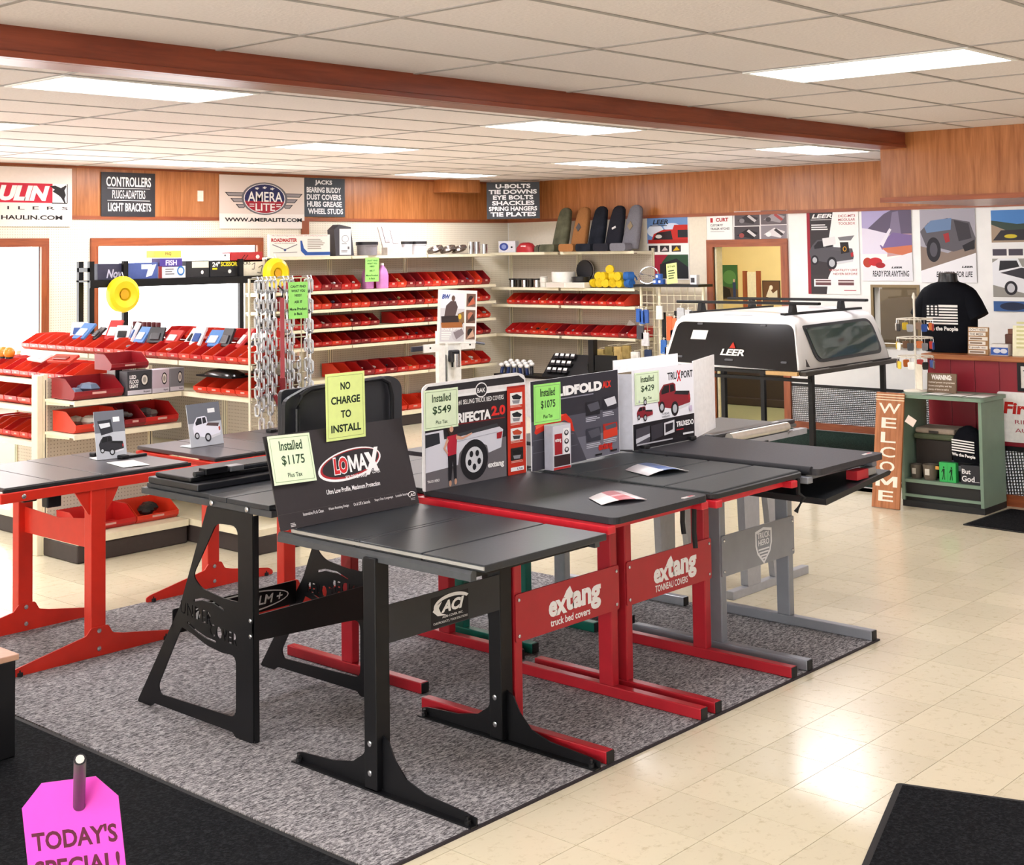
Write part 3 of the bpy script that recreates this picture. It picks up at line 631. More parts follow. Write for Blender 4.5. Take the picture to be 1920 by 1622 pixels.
S().prism(rounded([(.02, 0), (.72, 0), (.72, .44), (.02, .44)], .03), 'y', .10, .125).build('panel', mat('202127', .45), c, bevel=.004)
S().tube([(.055, .03, .0), (.055, .03, .36), (.075, .03, .415), (.13, .03, .44), (.55, .03, .455), (.60, .03, .43), (.62, .03, .37), (.62, .03, 0)], .011, 8).build('edge_tube', BLACK, c, True)
# ================================================================ back row of stands on the carpet
stand_tube('display_stand', 'red tube stand in the back row behind the black A-frame stand', 4.47, 5.19, RED, (.62, .76), .925, 4.64, 5.62, 5.12)
cover('folding_cover', 'grey folding cover on the red stand of the back row', 4.48, 5.17, 4.62, 5.62, .927, .025, HARD, [(0, .33), (.335, .66), (.665, 1.0)], .003)
stand_tube('display_stand', 'teal green tube stand in the back row', 5.27, 5.82, GREEN, (.60, .72), .925, 4.66, 5.62, 5.14)
t = thing('price_hanger', 'small white product tag hanging on the teal green stand', 'tag', (5.275, 5.05, .70)); S().prism(rounded([(0, 0), (.09, .01), (.085, .10), (.0, .11)], .02), 'y', 0, .003).build('card', mat('eef4f4', .4), t); S().box(.03, -.001, .04, .05, 0, .06).build('card_print', mat('4f8fa0', .5), t)
cover('folding_cover', 'dark folding cover on the teal green stand', 5.28, 5.83, 4.62, 5.62, .927, .025, HARD, [(0, .5), (.505, 1.0)], .003)
t = thing('side_bracket', 'black slanted side plate with grey bar behind the nearer red stand', 'bracket', (5.085, 4.75, 0))
S().prism(rounded([(.0, .01), (.12, .01), (.30, .90), (.05, .90)], .02), 'x', .12, .128).build('plate', BLACK, t); S().box(.13, .02, .40, .16, .07, .90).build('grey_bar', SILV, t); S().box(.13, .0, .40, .16, .25, .44).build('plate_rib', BLACK, t); S().box(.105, .02, .0095, .15, .14, .02).build('base_plate', BLACK, t)
stand_tube('display_stand', 'silver tube stand in the back row beside the teal one', 6.0, 6.56, SILV, (.62, .76), .915, 4.60, 5.55, 5.05)
cover('folding_cover', 'black cover on the silver stand of the back row', 6.0, 6.58, 4.70, 5.55, .917, .025, HARD, [(0, .42), (.425, .85)], .003)
# grey A-frame stand with the roller cover, off the carpet
t = thing('display_stand', 'light grey angled stand on the tiles behind the shield badge stand', 'display stand', (6.83, 4.47, 0))
for yy in (0, .62):
    S().box(0, yy, 0, .86, yy+.05, .05).build('foot', GREYP, t, bevel=.004)
    S().prism(rounded([(.16, .05), (.30, .05), (.30, .88), (.12, .88)], .01), 'y', yy, yy+.05).build('post', GREYP, t)
    S().prism(rounded([(.46, .05), (.56, .05), (.42, .88), (.34, .88)], .01), 'y', yy, yy+.04).build('brace', GREYP, t)
    S().box(-.02, yy, .87, .88, yy+.05, .905).build('top_rail', GREYP, t)
S().box(.13, .05, .56, .17, .62, .86).build('side_panel', GREYP, t); S().box(.10, .2, .58, .13, .34, .68).build('red_parts_box', mat('7b1f22', .5), t)
t = thing('roller_cover', 'roll-up cover with silver roller tube on the light grey stand', 'truck bed cover', (6.80, 4.46, .906))
S().box(0, .09, 0, .92, .66, .02).build('panel', mat('6b6865', .5, 0, .3, .1, 100), t, bevel=.004); S().box(0, .10, .02, .92, .17, .045).build('rail_cap', mat('39383a', .35), t, bevel=.006); S().box(.70, .12, .045, .76, .14, .047).build('badge', mat('dedede', .4), t)
S().cyl((.05, .03, .028), (.70, .03, .028), .028).build('roller_tube', mat('d8d4c8', .3, .5), t, True); S().box(.66, .0, 0, .72, .06, .006).build('tube_bracket', ALU, t)
# ================================================================ orange-red stands on the left
def stand_left(label, ox, parts_above=True):
    t = thing('display_stand', label, 'display stand', (ox, 6.34, 0), group='orange-red stands by the shelves')
    footp = [(.0, .012), (.93, .012), (.93, .035), (.90, .055), (.62, .10), (.56, .115), (.535, .16), (.44, .16), (.41, .125), (.03, .05), (0, .04)]
    for yy in (.0, .74):
        S().prism(rounded(footp, .01, 2), 'y', yy+.01, yy+.018).build('gusset_foot', ORED, t)
        for xx in (.05, .88): S().lathe([(.016, 0), (.016, .018), (.006, .02), (.006, .03)], (xx, yy+.014, .0095), 12).build('levelling_foot', RUB, t)
        S().box(.44, yy+.018, .02, .525, yy+.085, .872).build('post', ORED, t, bevel=.004)
        S().prism(rounded([(.40, .78), (.44, .72), (.44, .875), (.34, .875)], .02), 'y', yy+.03, yy+.04).build('top_gusset', ORED, t)
        S().prism(rounded([(.525, .72), (.57, .78), (.62, .875), (.525, .875)], .02), 'y', yy+.03, yy+.04).build('top_gusset', ORED, t)
        S().box(-.06, yy-.02+.02, .855, 1.08, yy+.03, .905).build('top_rail', ORED, t, bevel=.004)
        bolts(t, [(.48, yy+.009, .14), (.48, yy+.009, .05)] + ([(.06, yy-.001, .88), (.97, yy-.001, .88)] if yy < .5 else []), 'y', .012)
    for xx in (-.06, 1.05): S().box(xx, .03, .86, xx+.03, .74, .90).build('end_rail', ORED, t)
    S().prism(rounded([(.02, .545), (.80, .545), (.80, .685), (.40, .665), (.02, .705)], .01), 'x', .476, .482).build('cross_panel', ORED, t)
    bolts(t, [(.474, .04, .685), (.474, .04, .57), (.474, .78, .66), (.474, .78, .57)], 'x', .012)
    for yy in (.06, .30): S().box(.22, yy, .79, .30, yy+.06, .855).build('latch', BLACK, t, bevel=.008)
    return t
stand_left('orange-red steel stand with black hard cover, at the left edge', 3.36); stand_left('orange-red steel stand behind and right of the leftmost one', 4.60)
def cover_left(label, ox):
    c = thing('folding_cover', label, 'truck bed cover', (ox, 6.36, .906))
    for a, b in ((0, .27), (.275, .53), (.535, .80), (.805, 1.06)): S().box(a, 0, 0, b, .78, .022).build('panel', mat('4a4648', .3, 0, .5, .08, 90), c, bevel=.003)
    S().box(-.01, -.012, 0, 1.07, 0, .016).build('edge_strip', RUB, c)
    for xx, yy in ((.86, .60), (.90, .38)):
        S().box(xx, yy, .022, xx+.15, yy+.03, .036).build('latch_bar', BLACK, c, bevel=.004); S().box(xx-.02, yy-.012, .022, xx+.03, yy+.042, .042).build('latch', BLACK, c, bevel=.006)
cover_left('dark hard folding cover on the leftmost orange-red stand', 3.33); cover_left('dark hard folding cover on the second orange-red stand', 4.57)
# ================================================================ printed boards
def truck(p, x, y, w, h, body='c9c9d2', dark='1d1d22', tail='b02028', cover='25262a', flip=False):
    """three-quarter pickup seen from its tail, inside the box x,y,w,h (fractions)"""
    X = (lambda u: x+w*(1-u)) if flip else (lambda u: x+w*u); Y = lambda v: y+h*v
    q = lambda L: [(X(u), Y(v)) for u, v in L]
    p.poly(q([(.02, .42), (.10, .20), (.20, .03), (.48, .0), (.55, .06), (.56, .28), (.97, .34), (1, .62), (.97, .80), (.60, .88), (.05, .72)]), body)
    p.poly(q([(.13, .24), (.22, .07), (.36, .06), (.36, .30), (.14, .34)]), dark).poly(q([(.39, .06), (.50, .05), (.53, .27), (.39, .30)]), dark)
    p.poly(q([(.57, .28), (.97, .34), (.93, .47), (.50, .38)]), cover)
    p.poly(q([(.93, .50), (.99, .46), (.99, .62), (.94, .64)]), tail).poly(q([(.62, .80), (.98, .72), (.98, .80), (.64, .90)]), 'd8d8dc')
    a = abs(X(.1)-X(0))
    for u, v, r in ((.14, .74, .085), (.52, .85, .11)):
        p.ell(X(u), Y(v), w*r, w*r*p.W/p.H*1.15, dark, n=18); p.ell(X(u), Y(v), w*r*.6, w*r*.6*p.W/p.H*1.15, 'b9bbc0', n=14)
    return p
def sidetruck(p, x, y, w, h, body='d9d9e2', dark='1b1b20'):
    X = lambda u: x+w*u; Y = lambda v: y+h*v; q = lambda L: [(X(u), Y(v)) for u, v in L]
    p.poly(q([(0, .02), (.22, .0), (.23, .22), (.95, .12), (1.0, .20), (.97, .62), (.80, .70), (.78, .52), (.66, .38), (.50, .42), (.42, .60), (.40, .86), (0, .92)]), body)
    p.poly(q([(.0, .06), (.17, .05), (.18, .30), (0, .36)]), '2a2c33').poly(q([(.24, .17), (.92, .03), (.94, .12), (.26, .24)]), '3b3d42')
    p.ell(X(.61), Y(.80), w*.18, w*.18*p.W/p.H, dark).ell(X(.61), Y(.80), w*.115, w*.115*p.W/p.H, 'd6d6da')
    for k in range(5):
        a = math.radians(90+72*k); p.ell(X(.61)+w*.065*math.cos(a), Y(.80)+w*.065*p.W/p.H*math.sin(a), w*.025, w*.03*p.W/p.H, dark, n=8)
    p.poly(q([(.91, .26), (.99, .24), (.97, .40), (.91, .40)]), 'a3202a'); p.line(q([(.24, .34), (.92, .24)]), .004, 'b0b0bc'); return p
BRD = mat('2a2528', .5, 0, .35, .06)
p = Pr(.77, .385)
sk = lambda L: [(x_, y_-(x_-.55)*.22) for x_, y_ in L]
p.poly(sk(arc(.55, .43, .235, 0, 360, 40, .165)[:-1]), 'f2f0f0').poly(sk(arc(.553, .425, .222, 0, 360, 40, .145)[:-1]), 'a8242a').poly(sk(arc(.558, .42, .212, 0, 360, 40, .130)[:-1]), '2a2528')
p.text('LO', .425, .33, .535, .53, 'f6f4f4', .09, .15).text('LO', .43, .345, .53, .52, 'd22a2e', .05, .15).M(.54, .335, .61, .52, 'f6f4f4').text('A', .605, .335, .672, .52, 'f6f4f4', .03, .1).poly([(.665, .33), (.70, .33), (.715, .40), (.745, .285), (.775, .285), (.735, .44), (.75, .55), (.715, .55), (.708, .50), (.675, .58), (.645, .58), (.69, .45)], 'f6f4f4')
p.text('FOLDING HARD', .50, .55, .655, .595, 'f2f0f0', .012).text('COVER', .695, .53, .755, .575, 'f2f0f0', .012)
p.text('Ultra Low Profile, Maximum Protection', .345, .665, .735, .725, 'f2f0f0', .02)
for a, b, s_ in ((.16, .30, 'Innovative Fit & Clean'), (.335, .48, 'Water-Resisting Design'), (.515, .635, 'On & Off In Seconds'), (.67, .81, 'Stays Out Longways'), (.83, .93, 'Lockable Security')): p.text(s_, a, .855, b, .89, 'dad6d6', .015)
p.ring(.955, .885, .03, .035, .004, WHT, 120, 330).text('ACI', .94, .87, .985, .905, WHT, .03, .3).lines(.94, .925, .98, .955, 2, 'a09c9c').lines(.065, .94, .105, .985, 3, 'c8c4c4')
p.rect(0, .835, 1, .838, '4a4446')
sheet('sign_board', 'black folding hard cover sign with a red and white oval logo', 'sign', .77, .385, .006, (3.495, 4.425, .937), 0, BRD, p, -.30)
# trifecta board with rounded header
t = thing('sign_board', 'board showing a white pickup and a woman in red, with a red side column', 'sign', (4.32, 4.455, .975))
S().prism(rounded([(0, 0), (.70, 0), (.70, .445), (.69, .47), (.64, .485), (.03, .478), (0, .46)], .012, 3), 'y', 0, .007).build('board', mat('ebe9e8', .5), t)
p = Pr(.70, .47); bk = '2b262a'
p.poly([(.02, .045), (.05, .01), (.93, .0), (.985, .05), (.985, .075), (.02, .075)], '2c2a2e').rect(.02, .115, .985, .135, 'f4f2f2').rect(.02, .14, .985, 1, bk)
p.poly([(.02, .66), (.79, .60), (.79, 1), (.02, 1)], '6b676b').ell(.55, .10, .06, .075, 'f0eeee').ell(.55, .10, .052, .064, '2a282c').text('BAK', .51, .08, .59, .125, WHT, .02)
p.text('#1 SELLING TRUCK BED COVERS', .33, .175, .77, .225, WHT, .008).text('TRIFECTA', .26, .30, .64, .40, WHT, .05).text('2.0', .645, .275, .785, .375, 'e0302a', .045)
p.rect(.18, .40, .78, .412, '7c1f22'); sidetruck(p, .02, .44, .74, .42)
p.ell(.245, .44, .028, .05, '3a2620').poly([(.235, .46), (.275, .46), (.28, .52), (.232, .52)], '3a2620').ell(.257, .445, .018, .028, 'd9a58c').poly([(.215, .51), (.31, .50), (.30, .68), (.30, .70), (.22, .71)], 'b8263a').poly([(.215, .52), (.18, .62), (.215, .68), (.225, .67), (.20, .62), (.23, .55)], 'd9a58c').poly([(.30, .51), (.36, .535), (.45, .505), (.45, .52), (.36, .56), (.30, .55)], 'd9a58c').poly([(.22, .70), (.30, .69), (.30, .93), (.275, .93), (.265, .75), (.25, .94), (.225, .94)], '1d1a20').ell(.24, .965, .012, .03, 'c99a80').ell(.29, .955, .012, .03, 'c99a80')
p.text('extang', .60, .83, .76, .90, WHT, .045).text('TRUCK HERO', .03, .90, .14, .925, WHT, .02)
p.rect(.80, .10, .985, 1, 'c8331f').rect(.80, .10, .985, .12, 'a5261c')
for i, (yy, c_) in enumerate(((.17, '22262a'), (.35, '1f2226'), (.53, 'c04a2a'), (.73, '151515'))):
    p.rect(.83, yy, .955, yy+.125, 'f0ece8' if i < 3 else '26201e').poly([(.845, yy+.03), (.90, yy+.015), (.95, yy+.05), (.93, yy+.075), (.86, yy+.065)], c_).poly([(.85, yy+.075), (.93, yy+.08), (.92, yy+.115), (.86, yy+.11)], '8e8e94' if i != 2 else '3a3a3c').lines(.83, yy+.13, .955, yy+.155, 2, 'f0b8a8')
p.rect(.825, .925, .96, .965, 'f2f0ee').text('USA', .89, .935, .95, .957, '2a2a60', .02)
p.build(t, 'print')
# solidfold board
p = Pr(.70, .435); p.rect(0, 0, .995, .995, '33323a').rect(0, .45, .995, .995, '55545f').rect(0, .72, .995, .995, '74737f')
p.poly([(.02, .60), (.42, .50), (.46, .60), (.60, 1), (.0, 1)], '4b4a54').poly([(.03, .58), (.05, .50), (.28, .42), (.38, .42), (.44, .50), (.47, .64), (.44, .63), (.41, .53), (.36, .49), (.05, .60)], 'd8321f').poly([(.04, .50), (.30, .41), (.36, .43), (.05, .54)], 'f0664a')
p.rect(.01, .66, .46, .668, '6c6b78').rect(.01, .80, .50, .806, '6c6b78')
p.text('SOLIDFOLD', .12, .10, .80, .215, WHT, .07).text('ALX', .805, .115, .91, .195, 'e03428', .05).lines(.31, .235, .82, .262, 1, '8b8a96')
for a, b, c_ in ((.60, .33, '24242a'), (.80, .30, '2c2c34'), (.60, .64, '3a3a44'), (.80, .62, 'b02c22')):
    p.rect(a, b, a+.17, b+.16, c_).poly([(a+.02, b+.03), (a+.15, b+.01), (a+.17, b+.10), (a+.06, b+.12)], 'd8d8de' if b < .6 and a > .7 else '55555f').lines(a, b+.18, a+.165, b+.24, 3, 'c6c6d0')
p.poly([(.80, .70), (.97, .68), (.97, .78), (.80, .80)], 'd8402a').text('extang', .74, .84, .905, .945, 'c8281e', .04); p.rect(.70, .955, .78, .975, '17171a').rect(.88, .94, .96, .96, '17171a')
sheet('sign_board', 'dark grey solid fold cover sign with a red bed rail picture', 'sign', .70, .435, .007, (5.06, 4.455, .972), 0, mat('e4e3e6', .5), p, roll=-.012)
# truxport folded sign: front face, grey left wing, white right wing
t = thing('sign_board', 'white folded sign showing dark red pickups, on the roll-up cover', 'sign', (5.885, 4.46, .976))
S().box(0, 0, 0, .57, .006, .425).build('front_face', mat('f2f1f4', .45), t); S().box(-.16, 0, 0, 0, .006, .40).build('left_wing', mat('c3c4ce', .4), t, rot=(0, 0, math.radians(-52)), loc=(.0, .004, .005)); S().box(0, 0, 0, .50, .006, .435).build('right_wing', mat('f7f6f6', .5), t, rot=(0, 0, math.radians(20)), loc=(.572, .002, 0)); S().box(.02, .14, .40, .62, .146, .47).build('rear_panel', mat('f5f4f5', .5), t)
p = Pr(.57, .425); p.rect(0, .68, 1, 1, '1f1d22').rect(0, 0, 1, .68, 'efeef3').poly([(0, .68), (1, .66), (1, .70), (0, .70)], '1f1d22')
p.text('TRU', .56, .085, .715, .185, '33333a', .03).text('X', .715, .07, .785, .215, 'd0202a', .05).text('PORT', .79, .085, .985, .18, '33333a', .03)
truck(p, .38, .22, .56, .40, '8c2530', '1f1a1e'); truck(p, .05, .47, .26, .17, '8c2530', '1f1a1e'); truck(p, .06, .30, .24, .14, '8c2530', '1f1a1e'); p.text('5 YEAR', .46, .59, .57, .615, '303038', .01).text('WARRANTY', .45, .63, .58, .652, '303038', .01).rect(.91, .55, .955, .62, 'c8b8d0')
p.poly([(.03, .74), (.25, .72), (.25, .92), (.03, .96)], '4a4850').poly([(.03, .86), (.25, .82), (.25, .86), (.03, .92)], 'c9c9d0').poly([(.27, .73), (.46, .71), (.46, .88), (.27, .92)], '38363e').poly([(.48, .72), (.65, .70), (.65, .86), (.48, .88)], 'd6d5da').poly([(.50, .74), (.63, .73), (.62, .82), (.50, .85)], '26242a')
p.text('TRUXEDO', .68, .73, .975, .80, WHT, .04).rect(.68, .83, .80, .845, 'a8202a').rect(.79, .89, .97, .915, 'e4e3e6').lines(.04, .93, .62, .965, 1, 'b4b3ba'); p.build(t, 'print')
for xx in (.06, .50): S().box(xx, -.03, .0, xx+.05, .0, .022).build('clip', RUB, t, bevel=.006)
# product carton in front of the solidfold board
t = thing('product_carton', 'small upright silver and red carton leaning in front of the dark grey sign', 'box', (5.14, 4.39, .97)); S().box(0, 0, 0, .14, .055, .22).build('carton', mat('b9bac6', .35), t, bevel=.002)
p = Pr(.14, .22); p.rect(.02, .02, .98, .98, 'd9d8de').rect(.10, .20, .52, .66, 'a8242c').text('extang', .14, .3, .46, .4, WHT, .03).rect(.58, .10, .92, .70, 'f3f1f1').rect(.06, .68, .94, .92, '3a2a2c').rect(.04, .94, .96, .99, 'c02a2a')
for k in range(3): p.ell(.75, .2+.19*k, .12, .06, '26242a').ell(.75, .19+.19*k, .07, .035, 'e8e6e6')
p.build(t, 'print')
# ---------------------------------------------------------------- paper notices
NEON = mat('e4f39a', .55, 0, .2, .03); PALE = mat('e3f2cf', .55, 0, .2, .03); LIME = mat('a5f07c', .55, 0, .2, .03); DG = '2f4a2c'
def price(label, W, H, loc, col, txt, rz=0, tilt=0, roll=0):
    p = Pr(W, H); 
    for a in ((.04, .05, .96, .062), (.04, .94, .96, .952), (.04, .05, .05, .952), (.95, .05, .96, .952)): p.rect(*a, '8fa878')
    p.text('Installed', .24, .12, .78, .32, DG, .02).text(txt, .25, .42, .79, .64, DG, .015).text('Plus Tax', .34, .78, .68, .87, DG, .01)
    return sheet('price_notice', label, 'price sign', W, H, .001, loc, rz, col, p, tilt, part='paper', roll=roll)
price('pale green price notice reading $1175, on the black folding cover sign', .22, .20, (3.49, 4.46, 1.115), PALE, '$1175', 0, -.28, roll=.03)
price('pale green price notice reading $549, on the white pickup board', .22, .18, (4.325, 4.452, 1.245), PALE, '$549')
price('bright green price notice reading $1075, on the dark grey sign', .205, .195, (5.075, 4.452, 1.195), LIME, '$1075')
price('pale green price notice reading $429, on the red pickups sign', .22, .17, (5.90, 4.456, 1.215), PALE, '$429')
p = Pr(.222, .285)
for a in ((.05, .04, .95, .046), (.05, .955, .95, .961), (.05, .04, .057, .96), (.943, .04, .95, .96)): p.rect(*a, '8fa060')
for i, s_ in enumerate(('NO', 'CHARGE', 'TO', 'INSTALL')):
    w_ = (.25, .74, .26, .76)[i]; p.text(s_, .5-w_/2, .14+.21*i, .5+w_/2, .255+.21*i, '1f3020', .03)
sheet('paper_notice', 'yellow-green paper notice reading NO CHARGE TO INSTALL', 'notice', .222, .285, .001, (3.81, 4.515, 1.25), 0, NEON, p, -.02, part='paper')
# show cards standing on the orange-red stand covers
def showcard(label, W, H, loc, rz, kind):
    p = Pr(W, H); p.rect(0, 0, 1, 1, 'b9bcc2').rect(0, 0, 1, .45, '6d7078').rect(.62, .14, .84, .24, 'eef0f0')
    if kind: truck(p, .1, .30, .85, .60, 'e8e8f2', '26262c', 'b8402e', '5a4a4c')
    else: p.poly([(.1, .2), (.55, .18), (.6, .45), (.2, .5)], '2e3036').poly([(.14, .26), (.5, .25), (.52, .33), (.2, .36)], 'd8dade'); truck(p, .08, .52, .84, .40, '2b2b30', '151517', 'a03030', '1a1a1c')
    t = sheet('show_card', label, 'sign', W, H, .004, loc, rz, mat('e4e6ea', .25), p, -.2); S().box(0, .0, 0, W, .10, .004).build('card_foot', mat('eef0f2', .3), t, rot=(.2, 0, 0), loc=(0, .005, .001)); return t
a = az(172, 862, .93); showcard('upright acrylic card with a dark truck picture on the leftmost orange-red stand', .175, .265, (4.10, 6.80, .93), -8, 0)
showcard('upright card with a white pickup picture on the second orange-red stand', .24, .25, (4.70, 6.78, .93), 3, 1)
leaflet('white leaflet lying on the leftmost orange-red stand', [az(*p_, .93)[:2] for p_ in ((200, 868), (250, 863), (282, 872), (232, 877))], .929, ('f4f2ec', 'efece6', 'f4f2ee'), .002)
# ================================================================ shelving
def gondola_bay(t, W, H, shelves, depth, deck=.42, back=PEGG, lip=.035, kick=True, posts=(True, True), dz=.17, base_h=.0):
    """one shelving bay in local x (width), front at -y; spine at y=0"""
    S().box(.02, -.012, .0 if not kick else dz, W-.02, .0, H-.03).build('back_panel', back, t)
    for k, xx in enumerate((0, W-.03)):
        if posts[k]:
            u = S().box(xx, -.025, 0, xx+.03, .012, H).build('upright', CREAM, t); S().box(xx+.012, -.0258, .2, xx+.018, -.025, H-.04).build('slot_row', mat('3a342c', .8), u)
    for z, dp in shelves:
        sh = S().box(.01, -dp, z-.022, W-.01, -.02, z-.004).build('shelf', CREAM, t); S().box(.01, -dp-.012, z-.034, W-.01, -dp, z).build('price_rail', CREAM, sh)
        for xx in (.014, W-.018): S().prism([(-.03, z-.045), (-dp*.85, z-.035), (-dp*.85, z-.022), (-.03, z-.022)], 'x', xx, xx+.004).build('shelf_bracket', CREAM, sh)
    if kick:
        S().box(0, -deck, 0, W, -.02, dz-.045).build('kick_plinth', mat('3b3230', .6), t, bevel=.012); S().box(0, -deck-.012, dz-.045, W, -.02, dz).build('base_deck', CREAM, t)
    return t
BINR = mat('c42220', .35, 0, .5, .06, 15, name='red_bin_plastic'); BINO = mat('da3a22', .35, 0, .5, .06, 15, name='orange_red_bin_plastic'); BIND = mat('8f1a22', .38, 0, .5, .06, 15, name='dark_red_bin_plastic')
TAGM = mat('d9a79c', .5); _bins = {}
def bin_mesh(w, d, h, m):
    k = (w, d, h, m.name)
    if k not in _bins:
        s = S(); th = .003; lo = h*.40
        side = [(0, 0), (-d*.92, 0), (-d, h*.18), (-d, lo), (-d*.58, h), (0, h)]
        for xx in (0, w-th): s.prism(side, 'x', xx, xx+th)
        s.box(th, -th, 0, w-th, 0, h); s.box(th, -d*.92, 0, w-th, 0, th); s.prism([(-d*.92, 0), (-d, h*.18), (-d, lo), (-d+th, lo), (-d+th, h*.2), (-d*.91, .002)], 'x', th, w-th)
        s.box(-.003, -d*.58, h-.006, 0, 0, h); s.box(w, -d*.58, h-.006, w+.003, 0, h); s.box(.0, -d-.004, lo-.006, w, -d, lo)
        s.box(w*.36, -d-.0012, h*.22, w*.64, -d, lo-.01, 1)
        _bins[k] = s.mesh('parts_bin', [m, TAGM])
    return _bins[k]
FILLC = ['8a8d92', '3c3c40', 'd8d4cc', 'b9a070', '5a6a80', 'e4e0d8', '27272a']
def put_bin(loc, rz, w, d, h, m, label, group, fill=True):
    loc = (loc[0], loc[1], loc[2]+.002)
    t = thing('parts_bin', label, 'parts bin', loc, rz, group=group)
    place(bin_mesh(w, d, h, m), 'bin_body', t)
    if fill:
        k = random.choice((0, 1, 1, 2))
        if k:
            s = S()
            for _ in range(3*k):
                s.ball((random.uniform(.25, .75)*w, -random.uniform(.25, .75)*d, h*random.uniform(.25, .6)), random.uniform(.1, .2)*w, n=6, sx=random.uniform(.6, 1.4), sy=random.uniform(.6, 1.6), sz=.6)
            s.build('loose_parts', mat(random.choice(FILLC), .4, .3), t)
    return t
def bin_row(where, group, x0, n, pitch, place_at, rz, w, d, h, skip=(), cols=None, fill=True, side='left'):
    for i in range(n):
        if i in skip: continue
        m = (cols or [BINR, BINR, BINO, BIND])[random.randrange(len(cols or [0, 1, 2, 3]))]
        put_bin(place_at(x0+i*pitch), rz, w, d, h*random.uniform(.97, 1.03), m, f'red parts bin, {ORD[i]} from {side}, {where}', group, fill and random.random() < .7)
# ---------------------------------------------------------------- rack along the left wall
LZ = (.63, 1.0, 1.205, 1.42, 1.63, 2.02)
gl = thing('shelving_rack', 'long cream shelving rack full of red bins along the left wall', 'shelving', (9.24, YW-.012, 0))
gondola_bay(gl, 1.22, 2.06, [(z, .40) for z in LZ], .40, posts=(True, True))
for k in (1, 2):
    for o in [c for c in gl.children if c.name.split('.')[0] in ('back_panel', 'upright', 'shelf', 'kick_plinth', 'base_deck') and c.location.x == 0]:
        c = o.copy(); COL.objects.link(c); c.parent = gl; c.location.x = 1.22*k
        for g in o.children: d = g.copy(); COL.objects.link(d); d.parent = c
yb = YW-.07
names = ['lowest row', 'second lowest row', 'third lowest row', 'third highest row', 'second highest row', 'top row']
def wl_row(k, z, x0, n, pitch, skip, w, d, h): bin_row(f'{names[k]} of the left wall rack', 'bins on the left wall rack', x0, n, pitch, lambda x: (x, yb, z), 0, w, d, h, skip)
wl_row(5, 1.63, 9.62, 22, .147, (7, 8, 9), .138, .30, .17)
wl_row(4, 1.42, 9.62, 22, .147, (16,), .138, .30, .15)
wl_row(3, 1.205, 9.62, 22, .147, (9, 10), .138, .30, .13)
wl_row(2, 1.0, 9.62, 22, .147, (), .138, .30, .13)
wl_row(1, .63, 10.3, 14, .18, (9, 10), .17, .32, .15)
wl_row(0, .17, 10.6, 8, .25, (), .22, .34, .15)
# ---------------------------------------------------------------- rack along the right wall
gr = thing('shelving_rack', 'cream shelving rack with seat covers on top along the right wall', 'shelving', (XW-.012, 12.28, 0), -90)
gondola_bay(gr, 1.17, 2.06, [(2.03, .40), (1.58, .40), (1.36, .40), (.98, .40)], .40)
for o in [c for c in gr.children if c.location.x == 0]:
    c = o.copy(); COL.objects.link(c); c.parent = gr; c.location.x = 1.19
    for g in o.children: d = g.copy(); COL.objects.link(d); d.parent = c
bin_row('upper row of the right wall rack', 'bins on the right wall rack', 12.02, 14, -.137, lambda y: (XW-.07, y, 1.36), -90, .13, .33, .135)
bin_row('lower row of the right wall rack', 'bins on the right wall rack', 12.05, 15, -.142, lambda y: (XW-.07, y, .98), -90, .135, .33, .13)
# ---------------------------------------------------------------- short run whose end post faces the aisle (left, foreground)
g1 = thing('gondola_shelving', 'short cream gondola with pegboard back and black plinth, beside the orange-red stands', 'shelving', (4.90, 8.84, 0))
gondola_bay(g1, .87, 1.24, [(1.075, .40), (.85, .40)], .40, deck=.47)
S().box(-.045, -.02, 0, .0, .06, 1.235).build('end_post', CREAM, g1, bevel=.006)
def bigbin(x, z, w, label, m, h=.14): put_bin((4.90+x, 8.78, z), 0, w, .30, h, m, label, 'large bins on the short gondola')
bigbin(.04, 1.075, .38, 'large dark red bin left of the boxed lamps on the short gondola', BIND); 
bigbin(.05, .85, .36, 'large orange-red bin on the middle shelf of the short gondola, leftmost', BINO); bigbin(.43, .85, .17, 'narrow red bin in the middle of the short gondola shelf', BIND); bigbin(.60, .85, .27, 'red bin at the right of the short gondola shelf', BINR)
bigbin(.08, .17, .44, 'large flat red bin with cables on the lowest deck of the short gondola', BINR, .13); bigbin(.53, .17, .34, 'red bin at the right of the lowest deck of the short gondola', BINO, .13)
def carton(label, x, y, z, w, d, h, body, prf=None, rz=0, name='product_box', group=None):
    t = thing(name, label, 'box', (x, y, z), rz, group=group); S().box(0, 0, 0, w, d, h).build('carton', mat(body, .4), t, bevel=.002)
    if prf:
        p = Pr(w, h); prf(p); p.build(t, 'print', (0, -.0002, 0))
    return t
def lampbox(k):
    def f(p):
        p.rect(.02, .02, .98, .80, ('3a3a3e', 'b9a9b4', '77777c')[k]).rect(.02, .80, .98, .98, 'c9c4cc')
        if k == 0: p.text('LED', .10, .18, .36, .33, WHT, .03).text('FLOOD', .10, .37, .46, .52, WHT, .02).text('LIGHT', .10, .55, .44, .70, WHT, .03)
        p.ell(.70, .40, .16, .26, '1c1c20').ell(.70, .40, .12, .20, 'd8d2c8').ell(.70, .40, .07, .12, '9a948c').text('Buyers', .66, .85, .92, .94, '2a2a2e', .02)
    return f
carton('dark LED flood light box on the short gondola', 5.335, 8.46, 1.075, .20, .10, .17, '4a484c', lampbox(0))
carton('pale lilac lamp box between the dark and grey lamp boxes', 5.54, 8.46, 1.075, .14, .10, .165, 'c9bcc8', lampbox(1)); carton('grey lamp box at the right of the lamp boxes', 5.685, 8.46, 1.075, .12, .10, .165, '8b8a8e', lampbox(2))
